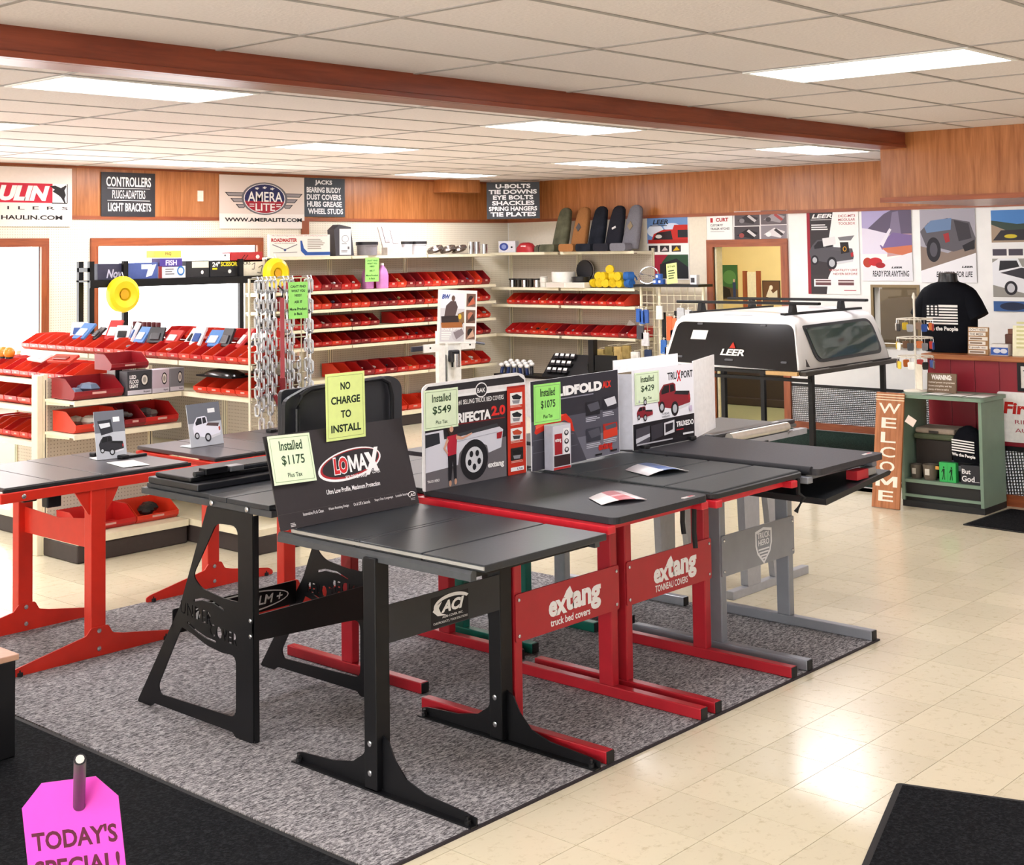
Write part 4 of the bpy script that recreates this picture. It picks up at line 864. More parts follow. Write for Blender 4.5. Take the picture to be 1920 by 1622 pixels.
carton('small black and white carton behind the dark red bin', 5.335, 8.62, 1.075, .12, .10, .19, 'e6e2e2', lambda p: p.rect(.05, .1, .5, .6, '2a2a2e').ell(.7, .4, .2, .25, '26262a'))
put_bin((5.26, 8.76, 1.25), 0, .30, .22, .11, BIND, 'dark red empty bin standing on top of the lamp boxes', 'large bins on the short gondola', False)
# ---------------------------------------------------------------- end cap facing left (at the picture's left edge)
g3 = thing('gondola_shelving', 'cream end shelves with rows of red bins at the left edge of the picture', 'shelving', (5.58, 10.45, 0), -90)
gondola_bay(g3, 1.5, 1.30, [(1.155, .44), (.955, .44), (.70, .44)], .44, deck=.44, posts=(True, True))
for k, z in enumerate((1.155, .955, .70)):
    bin_row(f'{("upper", "middle", "lower")[k]} shelf at the left picture edge', 'bins on the end shelves', 10.30, 11 if k != 1 else 7, -.127 if k != 1 else -.20, lambda y: (5.52, y, z), -90, .118 if k != 1 else .185, .34, .12 if k != 1 else .13, cols=[BINR, BINO, BINO])
# ---------------------------------------------------------------- long gondola running toward the left wall
g2 = thing('gondola_shelving', 'long cream gondola topped with red bins and packets, running toward the window', 'shelving', (6.22, 10.95, 0), -90)
gondola_bay(g2, 1.22, 1.36, [(1.29, .42), (1.07, .42), (.62, .42)], .42, posts=(True, True), back=PEGG)
for k in (1, 2):
    W_ = 1.22 if k == 1 else .88
    for o in [c for c in g2.children if c.location.x == 0 and c.location.y == 0]:
        c = o.copy(); COL.objects.link(c); c.parent = g2; c.location.x = 1.22*k
        if k == 2: c.scale.x = W_/1.22
        for g in o.children: d = g.copy(); COL.objects.link(d); d.parent = c
bin_row('top row of the long gondola', 'bins on the long gondola', 10.75, 22, -.142, lambda y: (6.10, y, 1.29), -90, .132, .33, .12, cols=[BINR, BINO, BINO])
bin_row('second shelf of the long gondola', 'bins on the long gondola', 8.28, 4, -.165, lambda y: (6.10, y, 1.07), -90, .155, .34, .12, cols=[BIND, BINR, BINO])
# ================================================================ truck cap on its stand (right, background)
pf = thing('carpet_platform', 'low dark green carpeted platform with metal edging under the truck cap', 'platform', (10.52, 5.42, 0))
S().box(0, 0, 0, 3.02, 2.62, .03).build('platform_top', GMAT, pf)
for a in ((0, 0, 0, .03, 2.62, .034), (0, 0, 0, 3.02, .03, .034), (2.99, 0, 0, 3.02, 2.62, .034)): S().box(*a).build('metal_edging', ALU, pf)
ct = thing('cap_stand', 'black tube stand carrying the white truck cap', 'stand', (10.80, 6.26, .034)); 
for x_, y_ in ((.18, .05), (.18, .98), (1.55, .05), (1.55, 1.40)): S().box(x_-.022, y_-.022, 0, x_+.022, y_+.022, .87).build('leg', BLACK, ct)
for y_ in (.0, 1.46): S().box(-.05, y_-.03, .87, 1.75, y_+.03, .905).build('side_rail', mat('4a4540', .4, .4), ct)
for x_ in (.0, .85, 1.7): S().box(x_-.025, .03, .872, x_+.025, 1.43, .90).build('cross_rail', BLACK, ct)
S().box(-.10, .03, .872, -.06, .35, .905).build('wood_batten', mat('c9a26a', .5), ct); S().box(.10, .03, .80, .14, 1.43, .83).build('lower_rail', BLACK, ct)
CAPW = mat('fbfaf8', .18, 0, .5, .005, 3, name='white_gelcoat')
cap = thing('truck_cap', 'white fibreglass truck cap with black rear glass and roof bars', 'truck cap', (10.75, 7.035, .942))
prof = [(-.745, 0), (-.738, .07), (-.705, .2), (-.665, .34), (-.64, .41), (-.60, .455), (-.52, .485), (-.3, .505), (0, .512), (.3, .505), (.52, .485), (.60, .455), (.64, .41), (.665, .34), (.705, .2), (.738, .07), (.745, 0)]
rings = []
for x_, rk, sc_ in ((0, .24, .985), (.02, .24, .998), (.06, .23, 1), (.5, .0, 1), (1.2, -.0, 1), (1.68, -.26, 1), (1.73, -.26, .985), (1.75, -.27, .96)): rings.append([(x_+rk*z_, -y_*sc_, z_*(sc_ if sc_ < .97 else 1)) for y_, z_ in prof])
s = S().loft(rings, cap=True); n_ = len(prof)
o = s.build('cap_shell', CAPW, cap, True); S().box(0.0, -.745, -.001, 1.75, .745, .012).build('cap_base_rail', mat('2a2a2c', .4), cap)
RG = mat('08080b', .14, 0, .35, .04, name='tinted_glass')
def rear(pts, off, name, m, t=.006):     # polygon given as (y to the right as seen from behind, z), on the raked rear face
    v = [(z_*.24-off-.002, -y_, z_) for y_, z_ in pts]; k = len(v); s = S(); tr = tessellate_polygon([[Vector((p[1], p[2], 0)) for p in v]])
    s.add(v+[(a+t, b, c) for a, b, c in v], [tuple(q) for q in tr]+[tuple(i+k for i in q[::-1]) for q in tr]+[(i, (i+1) % k, k+(i+1) % k, k+i) for i in range(k)]); return s.build(name, m, cap)
rear(rounded([(-.735, .005), (.735, .005), (.645, .435), (-.645, .435)], .05), 0, 'rear_frame', CAPW, .03)
rear(rounded([(-.705, .035), (.725, .0), (.635, .41), (-.615, .41)], [.02, .03, .08, .08], 6), .004, 'rear_glass', RG)
for a in ((-.36, .395, .06), (.33, .395, .06), (-.55, .085, .06), (.0, .075, .09), (.58, .075, .06)): rear(rrect(a[0]-a[2]/2, a[1]-.009, a[0]+a[2]/2, a[1]+.009, .008), .012, 'hinge' if a[1] > .32 else 'latch', mat('4a4b50', .35))
q = rear([(-.45, .25), (-.28, .25), (-.26, .335), (-.43, .335)], .010, 'window_sticker', mat('f2f1ee', .5), .002)
S().box(.20, -.36, .44, .235, -.05, .458).build('brake_light', mat('8f9092', .3), cap, loc=(-.085, .16, .025))
p = Pr(.26, .13); p.poly([(.36, .45), (.5, .0), (.62, .45)], 'c8321f').text('LEER', .0, .52, 1, .98, 'f6f4f2', .035, .25); p.build(cap, 'emblem', (.012, .10, .112), (math.radians(-13.5), 0, -math.pi/2))
def side(pts, off, name, m):             # polygon (x, z) on the sloping right flank
    zz_ = [q[::-1] for q in prof[len(prof)//2:]][::-1]; yy = lambda z_: -next(y0+(y1-y0)*(z_-z0)/(z1-z0) for (z0, y0), (z1, y1) in zip(zz_, zz_[1:]) if z0 <= z_ <= z1)-off; v = [(x_, yy(z_), z_) for x_, z_ in pts]; k = len(v); s = S(); tr = tessellate_polygon([[Vector((p[0], p[2], 0)) for p in v]])
    s.add(v+[(a, b+.03, c) for a, b, c in v], [tuple(q) for q in tr]+[tuple(i+k for i in q[::-1]) for q in tr]+[(i, (i+1) % k, k+(i+1) % k, k+i) for i in range(k)]); return s.build(name, m, cap)
side(rounded([(.30, .055), (1.58, .07), (1.50, .41), (.22, .395)], [.12, .10, .12, .03], 6), .010, 'side_window_frame', mat('2a2c31', .3))
side(rounded([(.34, .085), (1.53, .10), (1.46, .385), (.26, .37)], [.10, .08, .10, .02], 6), .015, 'side_window', mat('4b5a54', .06, 0, .7, .15, 4))
side([(.12, .035), (.175, .03), (.13, .10)], .006, 'emblem', mat('2a1718', .4))
for y_ in (-.50, .50):
    S().box(.14, y_-.022, .485, 1.6, y_+.022, .506).build('roof_track', BLACK, cap)
    for x_ in (.32, 1.22): S().prism(rounded([(x_-.05, .50), (x_+.05, .50), (x_+.03, .58), (x_-.03, .58)], .012), 'y', y_-.02, y_+.02).build('bar_tower', BLACK, cap)
for x_ in (.32, 1.22): S().box(x_-.028, -.78, .576, x_+.028, .78, .602).build('roof_bar', BLACK, cap, bevel=.008)
# ================================================================ counter
CRED = mat('8f1b2b', .38, 0, .45, .06, 6, name='crimson_panel')
cn = thing('service_counter', 'crimson service counter with wood top and diamond plate foot', 'counter', (10.62, 5.03, 0), -90)
y_ = 0
while y_ < 3.4: S().box(y_+.0015, 0, .465, y_+.1985, .012, 1.125).build('red_plank', CRED, cn, bevel=.003); y_ += .2
S().box(0, .012, 0, 3.4, .64, 1.125).build('counter_body', mat('6a4a34', .6), cn); S().box(0, -.004, .09, 3.4, .012, .43).build('diamond_plate', DIAM, cn); S().box(0, -.012, .43, 3.4, .012, .465).build('black_rail', BLACK, cn); S().box(0, -.012, 0, 3.4, .012, .09).build('base_board', WTRIM, cn)
WCT = wood('counter_wood', 'c07a48', '98552c', 'X', 1.0, .35); S().box(-.03, -.05, 1.125, 3.45, .70, 1.165).build('counter_top', WCT, cn, bevel=.006)
def onctr(d): return 5.03-d     # distance along the counter from its left end -> world y
p = Pr(.80, .39); p.text('Firestone', .06, .20, .80, .44, 'c8251f', .04, .1).text('RIDE CONTROL', .17, .55, .85, .63, 'b04a5a', .005).text('AUTHORIZED', .17, .72, .75, .80, 'b04a5a', .005)
t = thing('wall_sign', 'white sign with red lettering on the crimson counter front', 'sign', (10.610, 4.45, .50), -90); S().prism(rrect(0, 0, .80, .39, .02), 'y', 0, .008).build('board', mat('f5f2ef', .35), t); p.build(t, 'lettering')
t = thing('framed_certificate', 'certificate in a black frame on the crimson counter front', 'picture frame', (10.615, 4.28, .90), -90); S().prism([[(0, 0), (.34, 0), (.34, .22), (0, .22)], [(.025, .025), (.025, .195), (.315, .195), (.315, .025)]], 'y', -.015, 0).build('frame', BLACK, t); S().box(.02, -.006, .02, .32, -.001, .20).build('mat_board', mat('e9e3dc', .5), t); p = Pr(.30, .18); p.rect(.08, .2, .7, .24, '2a2a2c').lines(.1, .45, .9, .85, 4, 'b8b0aa'); p.build(t, 'print', (.02, -.0065, .02))
# ---------------------------------------------------------------- T-shirt torso on the counter end
t = thing('shirt_form', 'black T-shirt with white flag print on a black torso form', 'mannequin', (10.84, 4.93, 1.167), -90)
def sec(z, rx, ry, cx=0, cy=0, e=2.6, n=28):
    out = []
    for j in range(n):
        a = 2*math.pi*j/n; c_, s_ = math.cos(a), math.sin(a); out.append((cx+rx*math.copysign(abs(c_)**(2/e), c_), cy+ry*math.copysign(abs(s_)**(2/e), s_), z))
    return out
SHIRT = mat('0f1118', .85, 0, .15, .15, 25, .15, name='black_jersey')
s = S().loft([sec(.0, .20, .11), sec(.02, .225, .12), sec(.12, .228, .125), sec(.28, .232, .13), sec(.40, .24, .13), sec(.47, .24, .12), sec(.525, .205, .10), sec(.56, .14, .085), sec(.575, .085, .07)])
s.build('shirt_body', SHIRT, t, True)
for sg in (-1, 1):
    rr = []; d_ = Vector((sg*.47, 0, -.88)); n1 = Vector((sg*.88, 0, .47))
    for u, w_ in ((0, .07), (.12, .082), (.5, .088), (1, .084)):
        c_ = Vector((sg*.145, .0, .495))+d_*(.235*u); rr.append([tuple(c_+n1*(w_*math.cos(a)*.95)+Vector((0, w_*1.15*math.sin(a), 0))) for a in [2*math.pi*k/18 for k in range(18)]])
    S().loft(rr).build('sleeve', SHIRT, t, True)
S().loft([sec(.555, .085, .07), sec(.60, .075, .062), sec(.645, .072, .06), sec(.65, .05, .05)]).build('neck_form', mat('1b1c20', .25, 0, .5), t, True); S().tube([(.088*math.cos(a), .072*math.sin(a)-.012, .566+.02*math.sin(a)) for a in [2*math.pi*k/20 for k in range(20)]], .008, 6, closed=True).build('collar', SHIRT, t, True)
p = Pr(.27, .22)
p.rect(.0, .0, 1, .07, WHT).rect(.36, .0, 1, .08, WHT)
for k in range(7):
    yy = .03+.105*k; p.rect(.40 if k < 4 else .0, yy, 1, yy+.06, WHT)
p.rect(-.01, -.01, .395, .42, '0f1118')
for i in range(3):
    for j in range(4): p.ell(.06+.13*i, .06+.10*j, .045, .035, WHT, n=8)
p.text('We the People', .0, .80, 1, 1.0, WHT, .04); p.build(t, 'shirt_print', (-.135, -.1345, .17)); S().box(.03, -.108, .475, .055, -.104, .49).build('size_sticker', mat('f4f2f0', .5), t)
# ---------------------------------------------------------------- things standing on the counter
p = Pr(.17, .22); p.rect(0, 0, 1, 1, 'a98258')
for i, s_ in enumerate(("DON'T NEED", 'THE MEEK', '', '', 'I push to', '')):
    p.rect(.04, .03+.162*i, .96-.1*(i % 2), .155+.162*i, 'f2ebe0')
    if s_: p.text(s_, .08, .055+.162*i, .86-.1*(i % 2), .135+.162*i, '5a4636', .01)
    else: p.lines(.10, .065+.162*i, .85, .13+.162*i, 1, '8a7460', .9)
sheet('wooden_sign', 'small brown plaque with white word strips beside the T-shirt', 'sign', .17, .22, .015, (10.66, 4.70, 1.166), -90, mat('a98258', .6), p, -.08)
t = carton('blue and white card box next to the word plaque', 10.66, 4.51, 1.166, .14, .08, .09, 'e9e6e2', lambda p: p.rect(0, .3, 1, .95, '3b63b8').ell(.35, .6, .2, .2, 'dfe6f4').ell(.75, .6, .2, .2, 'dfe6f4'), -90)
p = Pr(.30, .30); p.lines(.1, .1, .9, .85, 7, 'd6d39a'); sheet('notice_pad', 'pale yellow paper sheet standing on the crimson counter', 'notice', .30, .24, .004, (10.67, 4.34, 1.166), -90, mat('f3f0cf', .6), p, -.1, part='paper')
t = thing('sunglasses_stand', 'small brown trinket box behind the blue card box', 'trinket', (10.84, 4.47, 1.166)); S().box(0, -.1, 0, .06, 0, .16).build('box', mat('6a4030', .4), t, bevel=.01); S().cyl((.03, -.05, .16), (.03, -.05, .20), .03).build('lid', mat('8a5a40', .4), t, True)
# ================================================================ green shelf unit in front of the counter
SAGE = mat('7f9683', .5, 0, .35, .05, 8, name='sage_green_paint')
t = thing('open_bookcase', 'sage green open shelf unit of gift goods in front of the counter', 'shelf unit', (10.13, 5.04, 0), -90)
S().box(.64, 0, .05, .665, .42, .85).build('side_panel', SAGE, t); S().box(0, 0, .05, .025, .42, .85).build('side_panel', SAGE, t)
S().prism(rounded([(-.02, -.03), (.69, -.03), (.69, .43), (-.02, .43)], .03), 'z', .85, .877).build('top_board', SAGE, t, bevel=.006)
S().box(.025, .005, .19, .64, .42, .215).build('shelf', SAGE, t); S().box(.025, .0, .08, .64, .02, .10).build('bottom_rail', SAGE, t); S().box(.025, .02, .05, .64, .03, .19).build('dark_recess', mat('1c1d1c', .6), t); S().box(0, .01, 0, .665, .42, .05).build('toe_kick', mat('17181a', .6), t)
def gs(x, y, z): return (10.13+y, 5.04-x, z)      # shelf-local -> world
for k in range(3): leaflet(f'white paper sheet on top of the sage green shelf, {("left", "middle", "right")[k]} one', [gs(.18+.17*k, .02, 0)[:2], gs(.32+.17*k, .04, 0)[:2], gs(.34+.17*k, .26, 0)[:2], gs(.2+.17*k, .24, 0)[:2]], .878, ('f3f2ec', 'e8e9e4', 'f3f2ec'), .003)
p = Pr(.24, .155); p.rect(0, 0, 1, 1, '7d6752').text('WARNING:', .14, .08, .84, .34, 'f5f1ea', .05)
for i, s_ in enumerate(('Retired person on premises', 'Knows everything and has', 'plenty of time to tell it')): p.text(s_, .05, .42+.18*i, .95-.1*i, .54+.18*i, 'eadccb', .02)
sheet('wooden_sign', 'brown WARNING plaque standing on the sage green shelf', 'sign', .24, .155, .02, gs(.13, .22, .878), -90, mat('7d6752', .6), p, -.1)
def pot(label, x, y, r, h, c, band): 
    t = thing('mug', label, 'mug', gs(x, y, .2155)); S().lathe([(r*.75, 0), (r*.78, .004), (r, h), (r*.93, h), (r*.7, .01)], n=18).build('cup', mat(c, .35), t, True); S().box(-r*.98, -r*.3, h*.35, -r*.90, r*.3, h*.75).build('cup_label', mat(band, .5), t); return t
pot('grey-brown cup on the lower green shelf, partly behind the WELCOME board', .09, .08, .05, .11, '5e564c', 'c9c4b8'); pot('grey-brown bucket cup with pale label beside the green gift box', .21, .07, .062, .12, '6a6054', 'd8d4c8')
t = thing('gift_box', 'bright green box with two black figures on the green shelf', 'box', gs(.30, .03, .2155), -90); S().box(0, 0, 0, .135, .05, .15).build('carton', mat('35b85c', .4), t, bevel=.002)
p = Pr(.135, .15)
for cx in (.28, .74): p.ell(cx, .25, .045, .05, '12331c', n=12).poly([(cx-.06, .32), (cx+.06, .32), (cx+.04, .60), (cx-.04, .60)], '12331c').poly([(cx-.04, .58), (cx, .58), (cx-.06, .88), (cx-.11, .88)], '12331c').poly([(cx, .58), (cx+.04, .58), (cx+.07, .88), (cx+.03, .88)], '12331c').poly([(cx-.06, .34), (cx-.15, .50), (cx-.13, .53), (cx-.04, .42)], '12331c')
p.rect(.49, .05, .505, .95, '2a8a48'); p.build(t, 'print', (0, -.0003, 0)); S().box(-.03, -.002, .09, .0, .004, .115).build('price_tag', mat('d8a24a', .5), t)
t = thing('message_block', 'black block lettered But God at the right end of the green shelf', 'sign', gs(.475, .03, .2155), -90); S().box(0, 0, 0, .15, .05, .145).build('block', mat('23242b', .5), t, bevel=.002); p = Pr(.15, .145); p.text('But', .06, .20, .52, .46, 'f3f1f0', .02).text('God', .05, .56, .72, .86, 'f3f1f0', .02).rect(.72, .84, .98, .86, 'f3f1f0'); p.build(t, 'lettering', (0, -.0003, 0))
t = thing('folded_shirts', 'stack of folded beige and olive shirts on a box in the green shelf', 'clothing', gs(.05, .135, .2155), -90); S().box(0, .02, 0, .30, .26, .30).build('dark_box', mat('2d2622', .6), t, bevel=.01); S().box(-.01, 0, .30, .33, .27, .345).build('shirt', mat('5f6650', .85, 0, .1, .1, 30, .3), t, bevel=.018); S().box(-.0, .01, .345, .33, .27, .39).build('shirt', mat('a8998a', .85, 0, .1, .08, 30, .3), t, bevel=.016); S().box(.12, .005, .352, .20, .0105, .37).build('shirt_print', mat('3a3532', .7), t)
t = thing('knit_cap', 'black knit cap with white striped flag print leaning in the green shelf', 'cap', gs(.505, .12, .515), -90); s = S().loft([sec(-.14, .12, .07), sec(-.05, .13, .08), sec(.04, .115, .075), sec(.11, .07, .05), sec(.135, .02, .02)]); s.build('cap_body', mat('111218', .85, 0, .1, .1, 40, .3), t, True)
p = Pr(.19, .15)
for k in range(5): p.poly([(.0, .02+.13*k), (.5, .06+.13*k), (.95, .10+.13*k), (.95, .16+.13*k), (.5, .13+.13*k), (.0, .09+.13*k)], WHT)
p.text('We the People', .0, .74, .98, .95, WHT, .04, 0, 1, .1); p.build(t, 'cap_print', (-.10, -.083, -.11))
t = carton('dark box under the knit cap in the green shelf', *gs(.36, .12, .2155), .24, .20, .0, '3a3a42', None, -90); t.children[0].scale.z = 1
bpy.data.objects.remove(t.children[0]); S().box(0, 0, 0, .26, .2, .158).build('carton', mat('34343c', .4), t, bevel=.004); S().box(.02, -.001, .08, .12, 0, .12).build('print', mat('9aa0a8', .5), t)
# ---------------------------------------------------------------- WELCOME plank
WSG = wood('welcome_plank', 'c17d4e', '96582f', 'Z', 1.3, .5)
t = thing('welcome_sign', 'tall wooden WELCOME plank leaning against the green shelf unit', 'sign', (9.935, 5.205, .004), -90, -.155); S().box(0, 0, 0, .235, .02, .895).build('plank', WSG, t, bevel=.003)
for z_ in (.832, .852, .872): S().box(-.004, -.003, z_, .239, .0, z_+.008).build('batten', mat('e6d2b0', .6), t)
p = Pr(.235, .895)
for i, ch in enumerate('WELCOME'):
    w_ = .78 if ch in 'WM' else .54; (p.M if ch == 'M' else (lambda *q: p.text(ch, *q, .012)))(.5-w_/2, .095+.126*i, .5+w_/2, .185+.126*i, 'f3ead9')
p.build(t, 'lettering'); S().box(-.07, -.01, .70, .01, -.006, .76).build('price_tag', mat('e8d6c8', .5), t, rot=(0, .5, 0), loc=(-.02, 0, .03))
# ---------------------------------------------------------------- white key chain spinner
t = thing('keychain_rack', 'white wire spinner rack of key chains on the green shelf top', 'display rack', gs(.03, .24, .877), 0); KW = mat('efe9da', .45)
S().cyl((0, 0, 0), (0, 0, .74), .009, n=8).build('pole', KW, t, True); S().lathe([(.10, 0), (.10, .008), (.03, .018)], n=18).build('rack_base', KW, t, True); S().lathe([(.012, .74), (.016, .755), (.006, .79)], n=10).build('finial', KW, t, True); S().box(-.11, -.002, .02, .0, .002, .22).build('sign_card', mat('efe6d2', .5), t, rot=(0, 0, .9))
for z_ in (.28, .43, .58):
    s = S(); s.tube([(.14*math.cos(a), .14*math.sin(a), z_) for a in [math.pi*k/8 for k in range(16)]], .004, 5, closed=True)
    for k in range(8): a = math.pi*k/4; s.cyl((0, 0, z_+.012), (.15*math.cos(a), .15*math.sin(a), z_-.004), .003, n=5)
    s.build('hook_ring', KW, t, True)
kc = {'orange': 'd8742c', 'white': 'f2eee6', 'blue': '2f56a8', 'brown': '8a6a50', 'black': '1c1c1e', 'red': 'c02c24', 'yellow': 'e8c83a', 'grey': '8c8c90'}; i = 0
cx, cy_, cz_ = gs(.03, .24, .877)
for z_ in (.28, .43, .58):
    for k in range(8):
        a = math.pi*k/4+.2; nm = list(kc)[(k*3+int(z_*20)) % 8]; q = thing('key_chain', f'small {nm} key chain on the {("lower", "middle", "upper")[int((z_-.27)/.15)]} ring of the white spinner', 'key chain', (cx+.145*math.cos(a), cy_+.145*math.sin(a), cz_+z_-.006), math.degrees(a), group='key chains on the white spinner')
        S().cyl((0, 0, -.03), (0, 0, .002), .002, n=5).build('chain', CHROME, q); S().prism(rounded([(-.024, -.09), (.024, -.09), (.027, -.03), (-.027, -.03)], .012), 'x', -.003, .003).build('fob', mat(kc[nm], .35), q)
# ================================================================ signs on the left wall
yS = YW-.024
def ysheet(name, label, cat, pa, pb, y, face, draw, part='board', T=.006, **k):
    a, b = ay(*pa, y), ay(*pb, y); W, H = b.x-a.x, a.z-b.z; p = Pr(W, H); draw(p)
    return sheet(name, label, cat, W, H, T, (a.x, y, b.z), 0, face, p, part=part, **k)
def xsheet(name, label, cat, pa, pb, x, face, draw, part='board', T=.004, **k):
    a, b = ax(*pa, x), ax(*pb, x); W, H = a.y-b.y, a.z-b.z; p = Pr(W, H); draw(p)
    return sheet(name, label, cat, W, H, T, (x, a.y, b.z), -90, face, p, part=part, **k)
VIN = mat('f3e6de', .45, 0, .3, .02)
def haul(p):
    p.rect(0, .27, .86, .60, 'c8223a').text('HAULIN', .27, .31, .84, .57, 'f8f4f2', .06, .25).text('TRAILERS', .20, .66, .97, .715, '3a3438', .01, 0, 1.9).text('HAULIN.COM', .505, .81, .93, .885, '1f1b1e', .03)
    p.rect(.86, .27, .965, .60, 'f6f2f0').poly([(.84, .31), (.88, .30), (.92, .34), (.955, .29), (.96, .31), (.945, .38), (.955, .46), (.945, .52), (.955, .60), (.945, .60), (.92, .50), (.90, .46), (.86, .40), (.875, .37)], '1d191b').line([(.855, .60), (.965, .60), (.965, .27)], .006, '2a2426')
sheet('banner', 'white and red HAULIN trailers banner at the left edge of the wall', 'banner', 1.50, .575, .003, (5.65, yS, 2.352), 0, VIN, (lambda p: (haul(p), p)[1])(Pr(1.50, .575)), part='vinyl')
def ctrl(p): p.text('CONTROLLERS', .09, .10, .92, .32, 'f4f1ee', .02).rect(.11, .355, .90, .365, 'f4f1ee').text('PLUGS-ADAPTERS', .20, .40, .81, .59, 'f4f1ee', .0).rect(.11, .63, .90, .64, 'f4f1ee').text('LIGHT BRACKETS', .12, .69, .92, .88, 'f4f1ee', .02)
BSG = mat('232126', .5)
ysheet('hanging_sign', 'black sign reading CONTROLLERS PLUGS-ADAPTERS LIGHT BRACKETS', 'sign', (190, 322), (291, 407), yS, BSG, ctrl)
def amera(p):
    g = '9a9294'; p.rect(0, 0, 1, .72, 'e6d6cc').rect(0, .72, 1, 1, 'f4ebe4')
    for s_ in (-1, 1):
        for k, (x0, x1, yy) in enumerate(((.17, .45, .32), (.21, .42, .43), (.27, .40, .54))): p.poly([(.52-s_*(.52-.06-.06*k), yy), (.52-s_*.22, yy), (.52-s_*.24, yy+.075), (.52-s_*(.42-.06*k), yy+.075)], '3c383c').poly([(.52-s_*(.52-.08-.06*k), yy+.012), (.52-s_*.23, yy+.012), (.52-s_*.245, yy+.063), (.52-s_*(.415-.06*k), yy+.063)], g)
    p.ell(.52, .43, .27, .31, '6e6a70').ell(.52, .43, .245, .285, 'e9e4e4').ell(.52, .43, .235, .272, '2c2f5e').ell(.52, .43, .235, .272, 'a82838', 10, 170).text('AMERA', .32, .30, .73, .49, 'f4f1ee', .015).text('LITE', .41, .52, .64, .66, 'f4f1ee', .015)
    for xx, yy in ((.43, .235), (.52, .215), (.61, .235)): p.text('*', xx-.025, yy-.02, xx+.025, yy+.03, 'f4f1ee', .02)
    p.rect(.34, .53, .395, .545, 'f4f1ee').rect(.34, .57, .395, .585, 'f4f1ee').rect(.655, .53, .71, .545, 'f4f1ee').rect(.655, .57, .71, .585, 'f4f1ee').text('WWW.AMERALITE.COM', .06, .795, .965, .87, '1f1b1e', .03)
ysheet('banner', 'cream AMERALITE banner with a winged oval emblem', 'banner', (411, 327), (571, 429), yS, VIN, amera, 'vinyl', .003)
def lines6(L, bg=None):
    def f(p):
        n = len(L)
        for i, (s_, x0, x1) in enumerate(L): p.text(s_, x0, .05+.92*i/n, x1, .05+.92*i/n+.72/n, 'f2f2f4', .035)
    return f
CH = mat('474d55', .6, 0, .3, .15, 8, name='chalk_board')
ysheet('hanging_sign', 'grey sign reading JACKS BEARING BUDDY DUST COVERS HUBS GREASE WHEEL STUDS', 'sign', (571, 333), (647, 407), yS, CH, lines6([('JACKS', .25, .68), ('BEARING BUDDY', .05, .90), ('DUST COVERS', .05, .90), ('HUBS GREASE', .06, .92), ('WHEEL STUDS', .08, .95)]))
t = thing('hanging_sign', 'dark sign reading U-BOLTS TIE DOWNS EYE BOLTS SHACKLES SPRING HANGERS TIE PLATES', 'sign', (12.80, 11.98, 2.46), -52); W_, H_ = .68, .47
S().box(0, 0, 0, W_, .006, H_).build('board', mat('3f4146', .6, 0, .3, .1, 8), t); p = Pr(W_, H_); lines6([('U-BOLTS', .17, .83), ('TIE DOWNS', .04, .95), ('EYE BOLTS', .12, .88), ('SHACKLES', .10, .90), ('SPRING HANGERS', .04, .95), ('TIE PLATES', .07, .93)])(p); p.build(t, 'lettering')
for xx in (.05, .68): S().cyl((xx, .003, H_), (xx, .003, .50), .002, n=5).build('hook_wire', STEEL, t)
S().box(12.2, YW-.30, 2.80, 12.75, YW, ZC).build('wood_box_end', WPAN, wl)
# ================================================================ posters on the right wall
xP = XW-.012; PAP = mat('f5f3ef', .4, 0, .35, .01)
def post1(p):
    p.rect(0, 0, .98, .42, '6f93c8').ell(.2, .22, .2, .1, 'dfe6f2').ell(.6, .16, .2, .06, 'cfdaf0').text('LEER', .14, .04, .52, .115, '20242c', .03, .2).lines(.07, .13, .5, .155, 1, '40444c').poly([(.08, .42), (.16, .27), (.4, .2), (.62, .2), (.66, .13), (.98, .13), (.98, .42)], 'c52c24').poly([(.14, .36), (.24, .25), (.58, .22), (.62, .36)], '2c2024').ell(.28, .31, .08, .03, 'd8d4d0').rect(.74, .21, .98, .33, '2a2c30').poly([(.02, .36), (.98, .36), (.98, .42), (.02, .42)], 'b02620')
    for i in range(3): p.rect(.03+.28*i, .455, .25+.28*i, .555, '3a3236').poly([(.06+.28*i, .54), (.15+.28*i, .47), (.22+.28*i, .53)], ('55505a', 'd8c8c8', 'd8b020')[i])
    p.rect(.02, .60, .98, .98, '2f5036').poly([(.02, .60), (.5, .60), (.35, .72), (.3, .98), (.02, .98)], 'a8243c').poly([(.3, .75), (.7, .66), (.98, .8), (.98, .98), (.3, .98)], '26282c')
xsheet('wall_poster', 'poster of a red pickup bed under blue sky, left of the doorway', 'poster', (1213, 408), (1293, 525), xP, PAP, post1, 'paper')
xsheet('wall_poster', 'white CURT trailer hitches poster above the doorway frame', 'poster', (1326, 400), (1374, 451), xP, PAP, lambda p: p.rect(.12, .18, .22, .34, 'c03038').text('CURT', .34, .18, .84, .32, 'b02a30', .04).text('CUSTOM FIT', .12, .40, .62, .48, '3a3a3e', .02).text('TRAILER HITCHES', .12, .53, .88, .61, '3a3a3e', .02).lines(.12, .66, .7, .69, 1, '9a9a9e'), 'paper')
def photos4(p):
    p.rect(0, 0, 1, 1, 'e8e2e2')
    for i, (a, b) in enumerate(((.01, .02), (.51, .0), (.0, .52), (.51, .5))): p.rect(a, b, a+.48, b+.47, ('5a5458', '6e6468', '4c464a', '8e868c')[i]).poly([(a+.05, b+.3), (a+.25, b+.08), (a+.45, b+.22), (a+.36, b+.42)], ('3a3438', 'a29a9e', '262226', 'ded8da')[i]).poly([(a+.28, b+.1), (a+.42, b+.3), (a+.38, b+.36), (a+.24, b+.16)], ('c9c2c4', 'b05050', 'd8d2d2', '3a3438')[i]).ell(a+.14, b+.3, .05, .08, ('8a8488', '4a4448', '9a4a48', 'f0ecec')[i])
